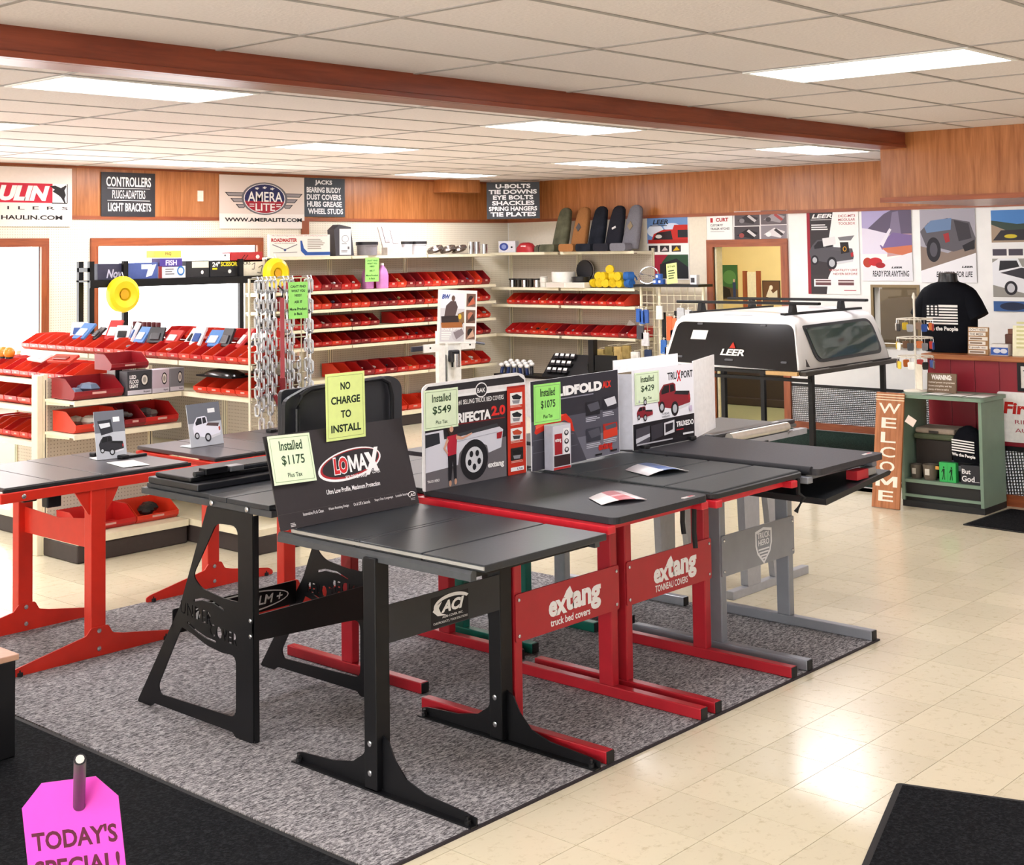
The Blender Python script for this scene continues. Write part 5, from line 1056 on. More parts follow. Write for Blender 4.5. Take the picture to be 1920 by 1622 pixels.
xsheet('wall_poster', 'strip of four grey truck photographs above the doorway', 'poster', (1376, 397), (1477, 450), xP, PAP, photos4, 'paper')
def post3(p):
    p.rect(0, 0, .06, 1, 'a02838').poly([(.06, 0), (.52, 0), (.42, .36), (.55, .60), (.40, .80), (.36, 1), (.06, 1)], '3d383b').text('LEER', .10, .035, .50, .085, 'f4f2f0', .03, .25).lines(.08, .10, .5, .115, 1, 'd8d4d2').lines(.09, .16, .46, .24, 3, 'f0eeec').text('DCC-MT3', .62, .05, .94, .08, 'b03038', .01).text('MODULAR', .62, .095, .94, .125, 'b03038', .01).text('TOOLBOX', .62, .14, .94, .17, 'b03038', .01)
    truck(p, .02, .34, .88, .34, '56545a', '26242a', 'b82c34', '5c5a60'); p.poly([(.30, .33), (.55, .31), (.56, .40), (.32, .43)], 'e6e4e4').poly([(.60, .32), (.92, .30), (.85, .36), (.64, .36)], '7e7c80').poly([(.64, .38), (.80, .38), (.82, .50), (.66, .52)], '2a2426').ring(.73, .46, .035, .03, .012, 'e8a820').text('VERSATILITY LIKE', .42, .70, .96, .725, 'b04048', .0).text('NEVER BEFORE', .50, .745, .96, .77, 'b04048', .0)
    for a in (.12, .56): p.rect(a, .82, a+.36, .91, 'f4f2f0').rect(a+.03, .83, a+.33, .895, '6e4a4c').rect(a+.03, .845, a+.33, .86, 'd8ccca')
    p.lines(.70, .95, .95, .97, 1, 'c06068')
xsheet('wall_poster', 'poster of a grey pickup with an open toolbox cap, right of the doorway', 'poster', (1512, 397), (1613, 552), xP, PAP, post3, 'paper')
def post4(p):
    p.rect(0, 0, 1, .62, 'b3a9d0').poly([(0, .25), (.5, .3), (.6, .62), (0, .62)], 'e4ddec').poly([(.55, .35), (1, .3), (1, .62), (.5, .66)], 'c9a0a0').poly([(.12, .26), (.45, .06), (.62, .0), (1, .0), (1, .34), (.55, .34)], '645a70').poly([(.55, .34), (.62, .04), (.74, .02), (.80, .40)], '857a92').poly([(.36, .50), (.62, .32), (1, .36), (1, .50), (.40, .56)], '7f6a9a').poly([(.36, .48), (.56, .26), (.60, .28), (.42, .52)], 'e9e4ee').poly([(.40, .54), (1, .50), (1, .60), (.80, .64), (.5, .60)], 'd07858').poly([(0, .68), (.4, .72), (1, .60), (1, 1), (0, 1)], 'eae8ec').ell(.10, .74, .09, .07, 'b8402e').ell(.26, .73, .14, .06, 'c83038').ell(.36, .78, .10, .04, 'a82630').text('LEER', .58, .80, .80, .825, '2a2a2e', .05, .2).text('READY FOR ANYTHING', .20, .855, .93, .94, '2a2a2e', .02, .15)
xsheet('wall_poster', 'READY FOR ANYTHING poster of a roof tent on an orange vehicle', 'poster', (1615, 395), (1712, 527), xP, PAP, post4, 'paper')
def post5(p):
    p.rect(0, 0, 1, .72, 'a9a4ae').poly([(0, .5), (.5, .6), (1, .4), (1, .72), (0, .84)], '8c7a6e').poly([(0, .30), (.15, .18), (.5, .12), (.9, .18), (1, .40), (.96, .56), (.80, .54), (.6, .58), (.3, .52), (.1, .50)], '5e5a60').poly([(.08, .24), (.20, .15), (.58, .12), (.56, .28), (.12, .32)], '6c84a8').poly([(.62, .15), (.88, .2), (.93, .4), (.7, .44)], '3a363c').poly([(.42, .34), (.52, .32), (.54, .44), (.46, .46)], 'a03034').ell(.24, .55, .13, .17, '26242a').ell(.24, .55, .07, .10, '55525a').poly([(.76, .5), (.98, .42), (.98, .54), (.8, .58)], '221f24').poly([(0, .84), (1, .60), (1, 1), (0, 1)], 'eeecee').text('LEER', .74, .775, .94, .80, '2a2a2e', .05, .2).text('EQUIPPED FOR LIFE', .28, .85, .93, .94, '2a2a2e', .02, .15)
xsheet('wall_poster', 'EQUIPPED FOR LIFE poster of a grey off-road truck behind the T-shirt', 'poster', (1724, 394), (1832, 530), xP, PAP, post5, 'paper')
def post6(p):
    p.rect(0, 0, 1, .30, '4f86c8').poly([(0, .1), (.4, .14), (1, .12), (1, .2), (0, .22)], '3a4a40').poly([(0, .14), (.3, .22), (1, .18), (1, .32), (0, .32)], 'a8927c').poly([(.02, .30), (.15, .2), (.7, .19), (1, .22), (1, .30)], '2e2a30').ell(.3, .26, .1, .02, 'd8c030').rect(0, .32, 1, .38, 'f4f2f0')
    for a in (.0, .25, .5, .75): p.rect(a+.01, .385, a+.23, .45, '4a4450')
    p.rect(0, .48, 1, .86, '9a968e'); p.poly([(0, .52), (.1, .48), (.4, .48), (.46, .56), (.9, .60), (1, .8), (.6, .84), (0, .74)], 'eeeef0').poly([(.12, .50), (.38, .50), (.42, .56), (.1, .60)], '26262a').poly([(.12, .62), (.45, .57), (.9, .62), (.6, .70)], '38363c').ell(.28, .77, .10, .07, '26242a').ell(.28, .77, .06, .045, 'c8c8cc').rect(.55, .72, .64, .78, 'b02c34').rect(0, .90, 1, 1, '3b5f98').ell(.3, .95, .2, .04, '26304a')
sheet('wall_poster', 'tall poster of a white pickup at the right edge of the wall', 'poster', .66, 1.02, .004, (xP, 5.703, 1.37), -90, PAP, (lambda p: (post6(p), p)[1])(Pr(.66, 1.02)), part='paper')
# ---------------------------------------------------------------- seen through the doorway
xH = 16.585
def hx(pa, pb): a, b = ax(*pa, xH), ax(*pb, xH); return a, b
a, b = hx((1352, 497), (1384, 562)); p = Pr(a.y-b.y, a.z-b.z); p.rect(0, 0, 1, 1, '3d6a38').ell(.5, .35, .4, .2, '5a8a4a').poly([(0, .6), (1, .7), (1, 1), (0, 1)], '5a4a38').ell(.78, .45, .06, .05, 'c9a890').poly([(.68, .5), (.88, .5), (.86, 1), (.72, 1)], '2f3f5e').poly([(.05, .6), (.5, .7), (.6, .95), (.1, .95)], '26221e')
sheet('wall_poster', 'green landscape picture on the yellow wall beyond the doorway', 'picture', p.W, p.H, .01, (xH, a.y, b.z), -90, mat('c9a050', .5), p)
a, b = hx((1392, 508), (1428, 610)); t = thing('notice_board', 'wooden notice frame with papers on the yellow wall', 'picture', (xH, a.y, b.z), -90); W_, H_ = a.y-b.y, a.z-b.z; S().box(0, 0, 0, W_*.25, .015, H_).build('frame_side', WTRIMV, t); S().box(W_*.75, 0, 0, W_, .015, H_).build('frame_side', WTRIMV, t); S().box(W_*.25, .004, 0, W_*.75, .012, H_*.98).build('paper', mat('efe4b8', .6), t)
a, b = hx((1429, 526), (1463, 570)); p = Pr(a.y-b.y, a.z-b.z); p.rect(.04, .04, .96, .96, '6a4a30').poly([(.2, .7), (.4, .3), (.6, .55), (.85, .4), (.85, .8)], 'e4d8b8').ell(.5, .3, .1, .1, 'f0e6c8')
sheet('wall_poster', 'small dark framed picture on the yellow wall', 'picture', p.W, p.H, .012, (xH, a.y, b.z), -90, mat('3a2c20', .5), p)
t = thing('office_desk', 'dark wooden desk in the room beyond the doorway', 'desk', (15.3, 8.75, .004)); DW = mat('3a2c24', .45); S().box(0, 0, .10, .6, 1.6, .72).build('desk_body', DW, t); S().box(-.03, -.03, 0, .63, 1.63, .10).build('plinth', DW, t, bevel=.01); S().box(-.05, -.05, .72, .65, 1.65, .76).build('desk_top', DW, t, bevel=.008)
# storeroom glimpsed through the wall opening
t = thing('tool_cabinet', 'pale green cabinet behind the wall opening', 'cabinet', (14.5, 6.35, 0)); S().box(0, 0, 0, .4, .33, 1.42).build('cabinet_body', mat('8b8f5c', .5), t, bevel=.01); S().box(-.02, -.02, 1.42, .42, .35, 1.45).build('cabinet_top', mat('c8c49a', .5), t); S().box(-.008, .03, .6, 0, .14, 1.35).build('cabinet_door', mat('6f7348', .5), t)
t = thing('stored_goods', 'dark jumble of brown parts on the cabinet behind the wall opening', 'goods', (14.55, 6.4, 1.451)); S().ball((.1, .1, .06), .07, n=8).build('brown_ball', mat('b07840', .5), t); S().box(.0, .16, 0, .2, .26, .10).build('parts_box', mat('4a3a34', .5), t)
# ================================================================ goods on the left wall rack
def yat(px, py, y): return ay(px, py, y)
zt = 2.021
p = Pr(.86, .245); p.rect(0, 0, 1, 1, 'f1e9e2').text('The Ultimate Upgrade for Vehicles with Leaf Spring Suspension', .04, .03, .96, .09, 'a03030', .01).text('ROADMASTER', .03, .17, .45, .34, 'b02c2c', .05).text('ACTIVE SUSPENSION', .08, .37, .40, .42, '6a3030', .01).line([(.05, .45), (.25, .68), (.45, .45)], .012, '7a7a80').ell(.25, .70, .02, .06, '3a4a7a').line([(.06, .82), (.45, .80)], .006, '6a6a70').poly([(.50, .28), (.53, .28), (.56, .62), (.62, .80), (1, .80), (1, .95), (.58, .95), (.51, .75)], '2f56a0').lines(.62, .20, .92, .70, 6, 'a8a098')
sheet('sign_board', 'long ROADMASTER suspension sign on the top shelf of the left wall rack', 'sign', .86, .245, .03, (9.32, 11.98, zt), 0, mat('efe8e0', .5), p)
t = thing('product_box', 'black and white tent-shaped carton right of the ROADMASTER sign', 'box', (10.30, 12.02, zt), -12); S().prism([(0, 0), (.24, 0), (.20, .33), (.05, .36), (-.02, .30)], 'y', 0, .16).build('carton', mat('44424a', .4), t); p = Pr(.15, .30); p.rect(0, 0, 1, 1, 'eeeef0').ring(.5, .38, .3, .14, .03, '5a5860').lines(.2, .56, .8, .60, 1, '4a484e').rect(.70, .68, .86, .78, '6a686e').lines(.15, .82, .8, .92, 2, '8a888e'); p.build(t, 'print', (.05, -.0005, .01))
def tub(label, x, w, h, c, lid, y=12.02):
    t = thing('tape_roll', label, 'roll', (x, y, zt)); S().lathe([(w/2*.9, 0), (w/2*.92, h*.7), (w/2, h*.72), (w/2, h), (w/2*.6, h)], n=18).build('tub', mat(c, .4), t, True); S().lathe([(w/2*1.02, h*.78), (w/2*1.02, h*.98)], n=18).build('band', mat(lid, .4), t, True)
tub('grey and black tub beside the tent-shaped carton', 10.78, .26, .16, '8f8a90', '26262a')
t = thing('tool_case', 'open pale tool case tilted on the top shelf of the left rack', 'case', (11.02, 11.93, zt), 0); S().box(0, 0, 0, .30, .10, .09).build('case_base', mat('c9c0bc', .4), t); q = S().box(0, 0, 0, .30, .02, .26).build('case_lid', mat('dcd2ce', .4), t, rot=(-.35, .0, 0), loc=(.0, .07, .092)); S().box(.05, -.01, .06, .12, 0, .26).build('tool', mat('9a8c8c', .4), q); S().box(.17, -.01, .05, .26, 0, .22).build('tool', mat('b0a4a4', .4), q)
for k, x_ in enumerate((11.42, 11.62)): tub(f'white and black striped canister, {("left", "right")[k]} of the pair on the top shelf', x_, .20 if k else .14, .165, 'd6d4da', '1f1f22')
for k, x_ in enumerate((11.86, 12.08, 12.28)):
    t = thing('light_cover', f'chrome oval trim ring, {ORD[k]} of three lying on the top shelf', 'trim ring', (x_, 11.98, zt)); S().tube([(.085*math.cos(a), .06*math.sin(a), .062+.03*math.cos(a)) for a in [2*math.pi*j/16 for j in range(16)]], .03, 6, closed=True).build('ring', mat('6a5f58', .2, .6), t, True); S().ball((0, -.02, .04), .05, sz=.5).build('lens', mat('e9e6e2', .2), t, True)
for k, x_ in enumerate((12.52, 12.62, 12.76)):
    t = thing('chrome_can', f'chrome exhaust tip standing on the top shelf, {ORD[k]} from the left', 'exhaust tip', (x_, 12.0, zt)); h_ = (.15, .15, .12)[k]; S().lathe([(.045, 0), (.045, h_), (.040, h_), (.040, .01)], n=16).build('tube', CHROME, t, True); S().lathe([(.047, h_-.012), (.047, h_)], n=16).build('rolled_lip', CHROME, t, True)
for k, (px, py) in enumerate(((722, 525), (738, 530))):
    t = thing('fluid_jug', f'pink washer fluid jug on the left rack, {("rear", "front")[k]} one', 'jug', (10.84+.14*k, 12.08-.10*k, 1.632)); s = S(); s.loft([sec(.0, .068, .05, e=4), sec(.15, .07, .052, e=4), sec(.20, .06, .045, e=3), sec(.245, .022, .022), sec(.27, .02, .02)]); s.build('jug_body', mat('d48ac8', .3, 0, .5), t, True); S().lathe([(.022, .27), (.022, .295)], n=12).build('cap', mat('f3f0f0', .4), t, True); S().tube([(.05, 0, .17), (.062, 0, .215), (.03, 0, .25)], .010, 6).build('handle', mat('e8c8e4', .3), t, True)
def cantfind(p): 
    for s_, a, b, yy, h_ in (("CAN'T FIND", .10, .90, .09, .07), ('WHAT YOU', .14, .86, .21, .07), ('NEED?', .32, .68, .33, .07), ('ASK IT', .30, .70, .51, .07), ('More Product', .06, .94, .70, .075), ('in Back', .28, .72, .83, .075)): p.text(s_, a, yy, b, yy+h_, '23402a', .03)
p = Pr(.215, .28); cantfind(p); sheet('paper_notice', "green CAN'T FIND WHAT YOU NEED notice hung on the left wall rack shelf", 'notice', .215, .28, .001, (10.66, 11.925, 1.715), 0, LIME, p, .03, part='paper')
# ================================================================ goods on the right wall rack
def yR(px, py=560, x=13.35): return ax(px, py, x).y
seat = [('camouflage', '5b5a48', 1063, .30), ('tan brown', '9c6a40', 1098, .29), ('dark camouflage', '23262e', 1130, .28), ('black', '28282f', 1163, .30), ('grey', '77757c', 1195, .32)]
for k, (nm, c_, px, h_) in enumerate(seat):
    t = thing('seat_cover', f'{nm} bucket seat cover leaning on the top shelf of the right rack', 'seat cover', (13.30, yR(px-10), 2.031), -90, group='seat covers on the right rack')
    FAB = mat(c_, .9, 0, .1, .35 if 'camo' in nm else .08, 9 if 'camo' in nm else 60, .2)
    r_ = []
    for z_, w_, d_, lean in ((.02, .115, .05, 0), (.14, .115, .055, .03), (.32, .105, .05, .07), (.44, .085, .045, .10), (.47, .06, .035, .105), (.485, .02, .02, .105)): r_.append(sec(z_*1.15, w_, d_, .02+lean*.35, lean, 3.5, 20))
    S().loft(r_).build('backrest', FAB, t, True); S().loft([[(x_, -.20, z_+.0) for x_, y_, z_ in [(p_[0], 0, p_[1]) for p_ in rrect(-.135, 0, .10, .095, .03)]], [(x_, -.06, z_) for x_, z_ in rrect(-.135, 0, .10, .095, .03)]]).build('seat_cushion', FAB, t, True)
    if k in (1, 4): S().prism([(0, -.05), (.04, 0), (0, .06), (-.04, 0)], 'y', -.004, .004).build('patch', mat('4a4648' if k == 1 else '8a7a60', .7), t, loc=(.03, .0, .30), rot=(-.2, 0, 0))
    if k == 3: S().box(-.02, -.004, -.012, .04, .004, .012).build('patch', mat('e9e6e6', .6), t, loc=(.04, -.01, .28), rot=(-.2, -.4, 0))
t = carton('blue and white headlamp box in the rack corner', 13.25, 12.2, 2.031, .24, .12, .15, 'e6e4ea', lambda p: p.ell(.32, .5, .26, .34, '3a4a98').ell(.32, .5, .14, .2, '8a98d0').ell(.78, .55, .06, .08, '26262a'), -70)
t = thing('tool_roll', 'red padded roll lying left of the seat covers', 'roll', (13.26, 11.72, 2.031), -90); S().loft([sec(.0, .15, .08), sec(.06, .14, .08), sec(.11, .09, .06), sec(.125, .04, .03)]).build('roll_body', mat('b0242c', .5), t, True); S().box(-.03, -.075, .065, .05, -.07, .085).build('roll_label', mat('e8d4d4', .5), t)
t = thing('seat_cushion_pad', 'rolled camouflage pad between the red roll and seat covers', 'cushion', (13.26, 11.44, 2.031), -90); S().loft([sec(.0, .12, .08), sec(.06, .12, .08), sec(.09, .08, .05)]).build('pad', mat('5d5c4e', .9, 0, .1, .3, 12), t, True); S().tube([(.0, -.082, .0), (.0, -.084, .06), (.0, -.05, .093)], .006, 6).build('tie', BLACK, t)
for k in range(5):
    t = thing('chrome_can', f'chrome and black ring can, {ORD[k]} from the rack corner', 'can', (13.27, 11.98-.105*k, 1.581)); h_ = .11; S().lathe([(.046, 0), (.046, h_), (.04, h_), (.04, .01)], n=16).build('tube', CHROME if k % 2 == 0 else mat('3b3630', .25, .7), t, True); S().lathe([(.048, h_-.02), (.048, h_)], n=16).build('rim', mat('2a2622', .4), t, True)
t = thing('white_canister', 'white lidded canister beside the ring cans', 'can', (13.27, 11.44, 1.581)); S().lathe([(.045, 0), (.045, .06), (.05, .065), (.05, .12), (.02, .125)], n=16).build('tub', mat('ece8de', .4), t, True); S().lathe([(.05, .125), (.05, .135)], n=16).build('lid', mat('f4f2ea', .4), t, True)
def hub(label, y, z, r, h, c, lean=0, x=13.28):
    t = thing('wheel_cover', label, 'wheel cover', (x, y, z), 0); S().lathe([(r*.95, 0), (r, h*.3), (r, h), (r*.86, h), (r*.80, h*.35), (r*.1, h*.3)], n=22).build('shell', mat(c, .35), t, True, rot=(0, lean, 0), loc=(0, 0, r*.0 if not lean else r)); S().lathe([(r*.86, h*.98), (r*.80, h*1.0)], n=22).build('rim', mat('2a2a2c', .4), t, True, rot=(0, lean, 0), loc=(0, 0, 0 if not lean else r)); return t
t = carton('wide flat white carton under the white round cover', 13.15, 11.30, 1.581, .62, .22, .065, 'efe9de', lambda p: p.rect(.02, .1, .48, .9, 'd8cfc4').rect(.52, .1, .98, .9, 'e0d8cc'), -90)
hub('white round drum cover on the flat carton', 11.12, 1.647, .15, .13, 'f0ede6'); hub('black round cover lying right of the white drum cover', 10.84, 1.647, .115, .07, '1d1d20'); 
t = thing('wheel_cover', 'black round cover standing behind the lying black cover', 'wheel cover', (13.44, 10.92, 1.647)); S().lathe([(.02, 0), (.13, .01), (.14, .03), (.14, .05), (.02, .06)], (0, 0, .14), 22, axis='x').build('shell', mat('26262a', .35), t, True); S().lathe([(.142, .025), (.142, .035)], (0, 0, .14), 22, axis='x').build('rim', CHROME, t, True)
STRAPY = mat('e2c21f', .6, 0, .3, .12, 30); STRAPB = mat('2b62a8', .6, 0, .3, .12, 30)
for k in range(16):
    yl = k % 2 == 0 or k < 12; c_ = STRAPY if k < 12 else STRAPB; lay = 0 if k < 7 else (1 if k < 11 else 2)
    y_ = (10.64-.105*k) if k < 7 and k < 5 else (10.60-.1*(k-5)) if k < 7 else ((10.56-.11*(k-7)) if k < 11 else (10.38 if k == 11 else 10.06+.05*((k-12)//2))); z_ = 1.582+.085*(lay if k < 12 else (k-12) % 2)
    t = thing('ratchet_strap', f'{"yellow" if k < 12 else "blue"} rolled tie-down strap, {ORD[k if k < 12 else k-12]} in the heap on the right rack', 'strap', (13.28+(.13 if k in (5, 6) else 0)+random.uniform(-.02, .02), y_, z_), random.uniform(-40, 40), group='rolled straps on the right rack')
    S().lathe([(.012, -.035), (.052, -.035), (.056, 0), (.052, .035), (.012, .035)], (0, 0, .056), 12, axis='x' if k % 3 else 'y').build('webbing_roll', c_, t, True); S().tube([(.03, 0, .07), (.06, .02, .06), (.085, .03, .03), (.09, .02, .008)], .010, 5).build('loose_end', c_, t)
# tag card on the right rack back
t = thing('shelf_tag', 'white square tag hung askew on the right rack pegboard', 'tag', (XW-.03, 10.30, 1.10), -90); S().box(-.05, 0, -.06, .05, .003, .06).build('card', mat('efece6', .5), t, rot=(0, .5, 0)); S().cyl((0, .0, .05), (0, .015, .08), .002, n=5).build('peg', STEEL, t)
# ================================================================ black rack in front of the window
yr0, yr1 = 11.55, 11.8
xa, xb, xc = ay(168, 540, yr0).x, ay(232, 540, yr0).x, ay(512, 530, yr0).x; zs = ay(320, 524, yr0).z
t = thing('storage_rack', 'black steel storage rack standing before the right-hand window', 'rack', (xa, yr0, 0)); Wk = xc-xa
for x_, y_ in ((0, 0), (0, .19), (xb-xa, 0), (Wk*.80, 0), (Wk-.05, 0), (Wk-.05, .19)): S().prism([(x_, y_), (x_+.05, y_), (x_+.05, y_+.008), (x_+.008, y_+.008), (x_+.008, y_+.04), (x_, y_+.04)], 'z', 0, zs+.19).build('upright', BLACK, t)
S().box(0, .0, zs-.005, Wk, .24, zs+.012).build('shelf', BLACK, t); S().box(0, -.012, zs-.06, Wk, .0, zs+.012).build('shelf_beam', BLACK, t); S().box(0, .0, zs+.09, .008, .22, zs+.13).build('end_brace', BLACK, t); S().box(0, .0, .55, Wk, .24, .57).build('shelf', BLACK, t)
def rbox(label, p0, p1, c_, prf, z=None, d=.15, y=yr0+.05):
    a, b = ay(*p0, y), ay(*p1, y); return carton(label, a.x, y, zs+.0125 if z is None else z, b.x-a.x, d, abs(a.z-b.z), c_, prf)
rbox('navy blue boxed goods lettered Nova at the left end of the black rack', (183, 494), (237, 523), '3a3a52', lambda p: p.text('Nova', .30, .35, .95, .9, 'c9c8e0', .03, .3))
rbox('blue carton with pale sketch on the black rack', (239, 494), (296, 523), '4a5c9a', lambda p: p.rect(.45, .1, .8, .4, 'cdd8f0').poly([(.7, .2), (.95, .1), (.8, .8), (.6, .9)], 'e6ecf8'))
rbox('white carton with a red end and blue scribble on the black rack', (297, 502), (348, 523), 'eae6e4', lambda p: p.rect(0, 0, .13, 1, '8a3030').lines(.25, .2, .6, .8, 3, '7a7a80').ring(.82, .4, .14, .4, .05, '3a78b8'))
rbox('purple carton stacked on the white carton', (300, 484), (342, 500), '4a3a8a', lambda p: p.text('FISH', .25, .2, .75, .8, 'd8d0f0', .03), zs+.0125+.108)
rbox('yellow carton on top of the purple carton', (290, 470), (340, 483), 'e6c85a', lambda p: p.text('FAQ', .4, .2, .62, .7, '6a5a30', .02), zs+.0125+.20)
rbox('black and cream carton in the middle of the black rack', (349, 492), (392, 522), '2a2a2c', lambda p: p.rect(.25, .05, .98, .42, 'e8e2c8').ell(.7, .7, .06, .12, 'e8e6e0'))
rbox('black 24 inch SCISSOR jacks box on the black rack', (394, 492), (446, 521), '1f1f22', lambda p: p.text('24"', .08, .08, .35, .38, 'f2f0ea', .03).text('SCISSOR', .38, .08, .98, .36, 'e8d42a', .03).rect(.08, .45, .25, .56, 'e8d42a').ell(.7, .68, .06, .12, 'e8e6e0'))
rbox('cream JACKS box at the right end of the black rack', (447, 489), (497, 518), 'ece6d4', lambda p: p.text('JACKS', .04, .1, .45, .36, '2a2a2a', .02).line([(.5, .3), (.62, .2), (.58, .6), (.5, .58)], .02, '26241f').line([(.75, .5), (.9, .35), (.84, .85), (.7, .8)], .02, '26241f'))
rbox('red carton lying on the cream JACKS box', (432, 470), (492, 488), 'b83034', lambda p: p.line([(.3, .9), (.45, .3)], .02, '3a1818').line([(.4, .9), (.55, .3)], .02, '3a1818').ell(.85, .5, .06, .2, 'f0dcdc'), zs+.0125+.145)
rbox('white carton left of the red one on the black rack', (416, 472), (431, 488), 'ece8ec', lambda p: p.ell(.4, .2, .1, .1, '4a4a50'), zs+.0125+.145)
YELP = mat('f0cf16', .35, 0, .5, .04, 6, name='yellow_plastic')
for k, (px, py, y_) in enumerate(((232, 552, 11.48), (519, 512, 11.44))):
    q = ay(px, py, y_); t = thing('wheel_chock', ('yellow round plastic dish hanging on the black rack upright' if k == 0 else 'yellow round plastic dish hanging above the chain rack'), 'dish', (q.x, y_, q.z)); R_ = .175 if k == 0 else .16
    S().lathe([(.02, .01), (R_*.30, .005), (R_*.36, -.025), (R_*.72, -.04), (R_*.93, -.02), (R_, .015), (R_*.98, .035), (R_*.02, .04)], n=28, axis='y').build('dish', YELP, t, True); S().cyl((0, .0, R_*.9), (0, .03, R_*1.2), .004, n=6).build('hook_wire', STEEL, t); S().lathe([(R_*.26, -.02), (R_*.22, .0), (.01, .004)], n=20, axis='y').build('hub_cup', mat('e0a818', .4), t, True)
S().cyl((0, .02, .15), (-.02, .09, .17), .004, n=6).build('hanger_rod', STEEL, t)
# ================================================================ chain rack (white wire grid) at the end of the long gondola
yc = 7.60; x0, x1 = 5.74, 6.265
t = thing('grid_panel', 'cream wire grid panel hung with chains at the gondola end', 'display rack', (x0, yc, 0)); Wg = x1-x0
for x_ in (0, Wg): S().cyl((x_, 0, .45), (x_, 0, 1.885), .009, n=8).build('frame_bar', CREAM, t)
for x_ in [Wg*k/7 for k in range(1, 7)]: S().cyl((x_, 0, .45), (x_, 0, 1.88), .0045, n=6).build('grid_wire', CREAM, t)
for k in range(18): S().cyl((0, .006, .47+.083*k), (Wg, .006, .47+.083*k), .0045, n=6).build('grid_wire', CREAM, t)
for x_ in (0, Wg-.03): S().box(x_, .0, 0, x_+.03, .03, .47).build('panel_leg', CREAM, t)
lk = S().tube([(.011*math.cos(a), 0, (.019 if math.sin(a) > 0 else -.019)*1+.011*math.sin(a)) for a in [2*math.pi*j/12 for j in range(12)]], .0055, 6, closed=True)
ZINC = mat('dfe2e4', .3, .75, .5, .06)
def chain(label, x, z0, z1, sc_=1.0, m=ZINC, y=yc-.05, dx=0):
    n = int((z0-z1)/(.046*sc_)); s = S()
    for k in range(n):
        for (a, b, c) in lk.v: pass
        o = len(s.v); zc = z0-(k+.5)*.046*sc_; tw = math.radians(45 if k % 2 else -45)
        s.v += [((a*math.cos(tw)*sc_)+x+dx*math.sin(k*.6), y+a*math.sin(tw)*sc_+b*sc_, zc+c*sc_) for a, b, c in [(p[0]*math.cos(0)+p[1]*1, p[1], p[2]) for p in lk.v]]
        s.f += [tuple(i+o for i in f) for f in lk.f]; s.m += [0]*len(lk.f)
    t = thing('hanging_chain', label, 'chain', (0, 0, 0), group='chains on the wire grid'); t.location = (x, y, z1)
    s.v = [(a-x, b-y, c-z1) for a, b, c in s.v]; s.build('links', m, t, True); S().tube([(0, .05, z0-z1+.03), (0, -.01, z0-z1+.035), (0, -.02, z0-z1+.01), (0, -.005, z0-z1-.005)], .005, 6).build('hook', STEEL, t)
for k, (dx_, zb, s_) in enumerate(((.025, .95, 1.3), (.062, .80, 1.45), (.10, .98, 1.4), (.135, .78, 1.5), (.172, 1.0, 1.4), (.245, .88, 1.45), (.285, .80, 1.5), (.325, .92, 1.35), (.385, .88, 1.0), (.46, .84, 1.5), (.49, .78, 1.55))):
    chain(f'zinc chain on the wire grid, {ORD[k]} from the left', x0+dx_, 1.86 if k != 8 else 1.30, zb, s_)
t = thing('load_binder', 'red and pink strap binder hanging among the chains', 'strap', (x0+.21, yc-.09, .70)); S().box(-.014, -.006, .30, .014, .006, 1.05).build('webbing', mat('b04a50', .6), t); S().box(-.018, -.010, .12, .018, .010, .5).build('binder_arm', mat('7a1a22', .4), t, rot=(0, 0, 0)); S().box(-.012, -.008, 0, .012, .008, .35).build('binder_arm', mat('7a1a22', .4), t, rot=(0, -.5, 0), loc=(.10, 0, .08)); S().box(-.014, -.004, -.08, .014, .004, .06).build('price_tag', mat('efe8d8', .5), t); S().tube([(0, 0, 1.05), (0, -.01, 1.10), (0, .04, 1.13)], .006, 6).build('hook', BLACK, t)
p = Pr(.17, .255); cantfind(p); sheet('paper_notice', "bright green CAN'T FIND WHAT YOU NEED notice on the chain grid", 'notice', .17, .255, .001, (x0+.27, yc-.085, 1.60), 0, LIME, p, 0, part='paper')
# ================================================================ clutter on top of the long gondola
def packet(label, x, y, z, w, h, c_, c2, rz=0, tilt=-.5, d=.02):
    t = thing('blister_pack', label, 'packet', (x, y, z), rz, tilt); S().box(0, 0, 0, w, d, h).build('card', mat(c_, .4), t, bevel=.003); S().box(w*.2, -.012, h*.15, w*.8, 0, h*.6).build('blister', mat(c2, .25), t, bevel=.005)
pk = [('white', 'eceaea', '3a5a9a'), ('blue and white', '5a8ac8', 'e8ecf2'), ('black', '26262a', '4a4a4e'), ('red', 'c03030', 'e8dede'), ('white and black', 'e8e6e6', '222226')]
for k in range(15):
    nm, c_, c2 = pk[k % 5]; y_ = 10.30-.175*k+random.uniform(-.03, .03)
    packet(f'{nm} packet on the long gondola bins, {ORD[k]} from the window end', 5.93+random.uniform(-.06, .04), y_, 1.395, random.uniform(.10, .15), random.uniform(.12, .18), c_, c2, -90+random.uniform(-35, 35), random.uniform(-.9, -.35))
for k in range(6):
    t = thing('spray_can', f'dark bottle in the row on the long gondola, {ORD[k]} from the window end', 'bottle', (6.14, 9.62-.065*k, 1.30), group='dark bottles on the long gondola'); S().lathe([(.028, 0), (.028, .17), (.018, .19), (.018, .195)], n=12).build('can', mat('1c181a', .3), t, True); S().lathe([(.020, .195), (.020, .225), (.014, .23)], n=12).build('cap', mat('5a1a20', .4), t, True)
bin_row('upper row behind the packets, long gondola', 'bins on the long gondola', 9.05, 9, -.14, lambda y: (6.19, y, 1.415), -90, .132, .16, .09, cols=[BINR, BINO], fill=False)
packet('white tubular package on the end shelves at the left edge', 5.25, 9.70, 1.29, .30, .10, 'efecec', 'd8d4d8', -100, -1.1); packet('red cable package on the end shelves at the left edge', 5.22, 9.35, 1.29, .25, .10, 'c83a2a', '8a2a20', -80, -1.1)
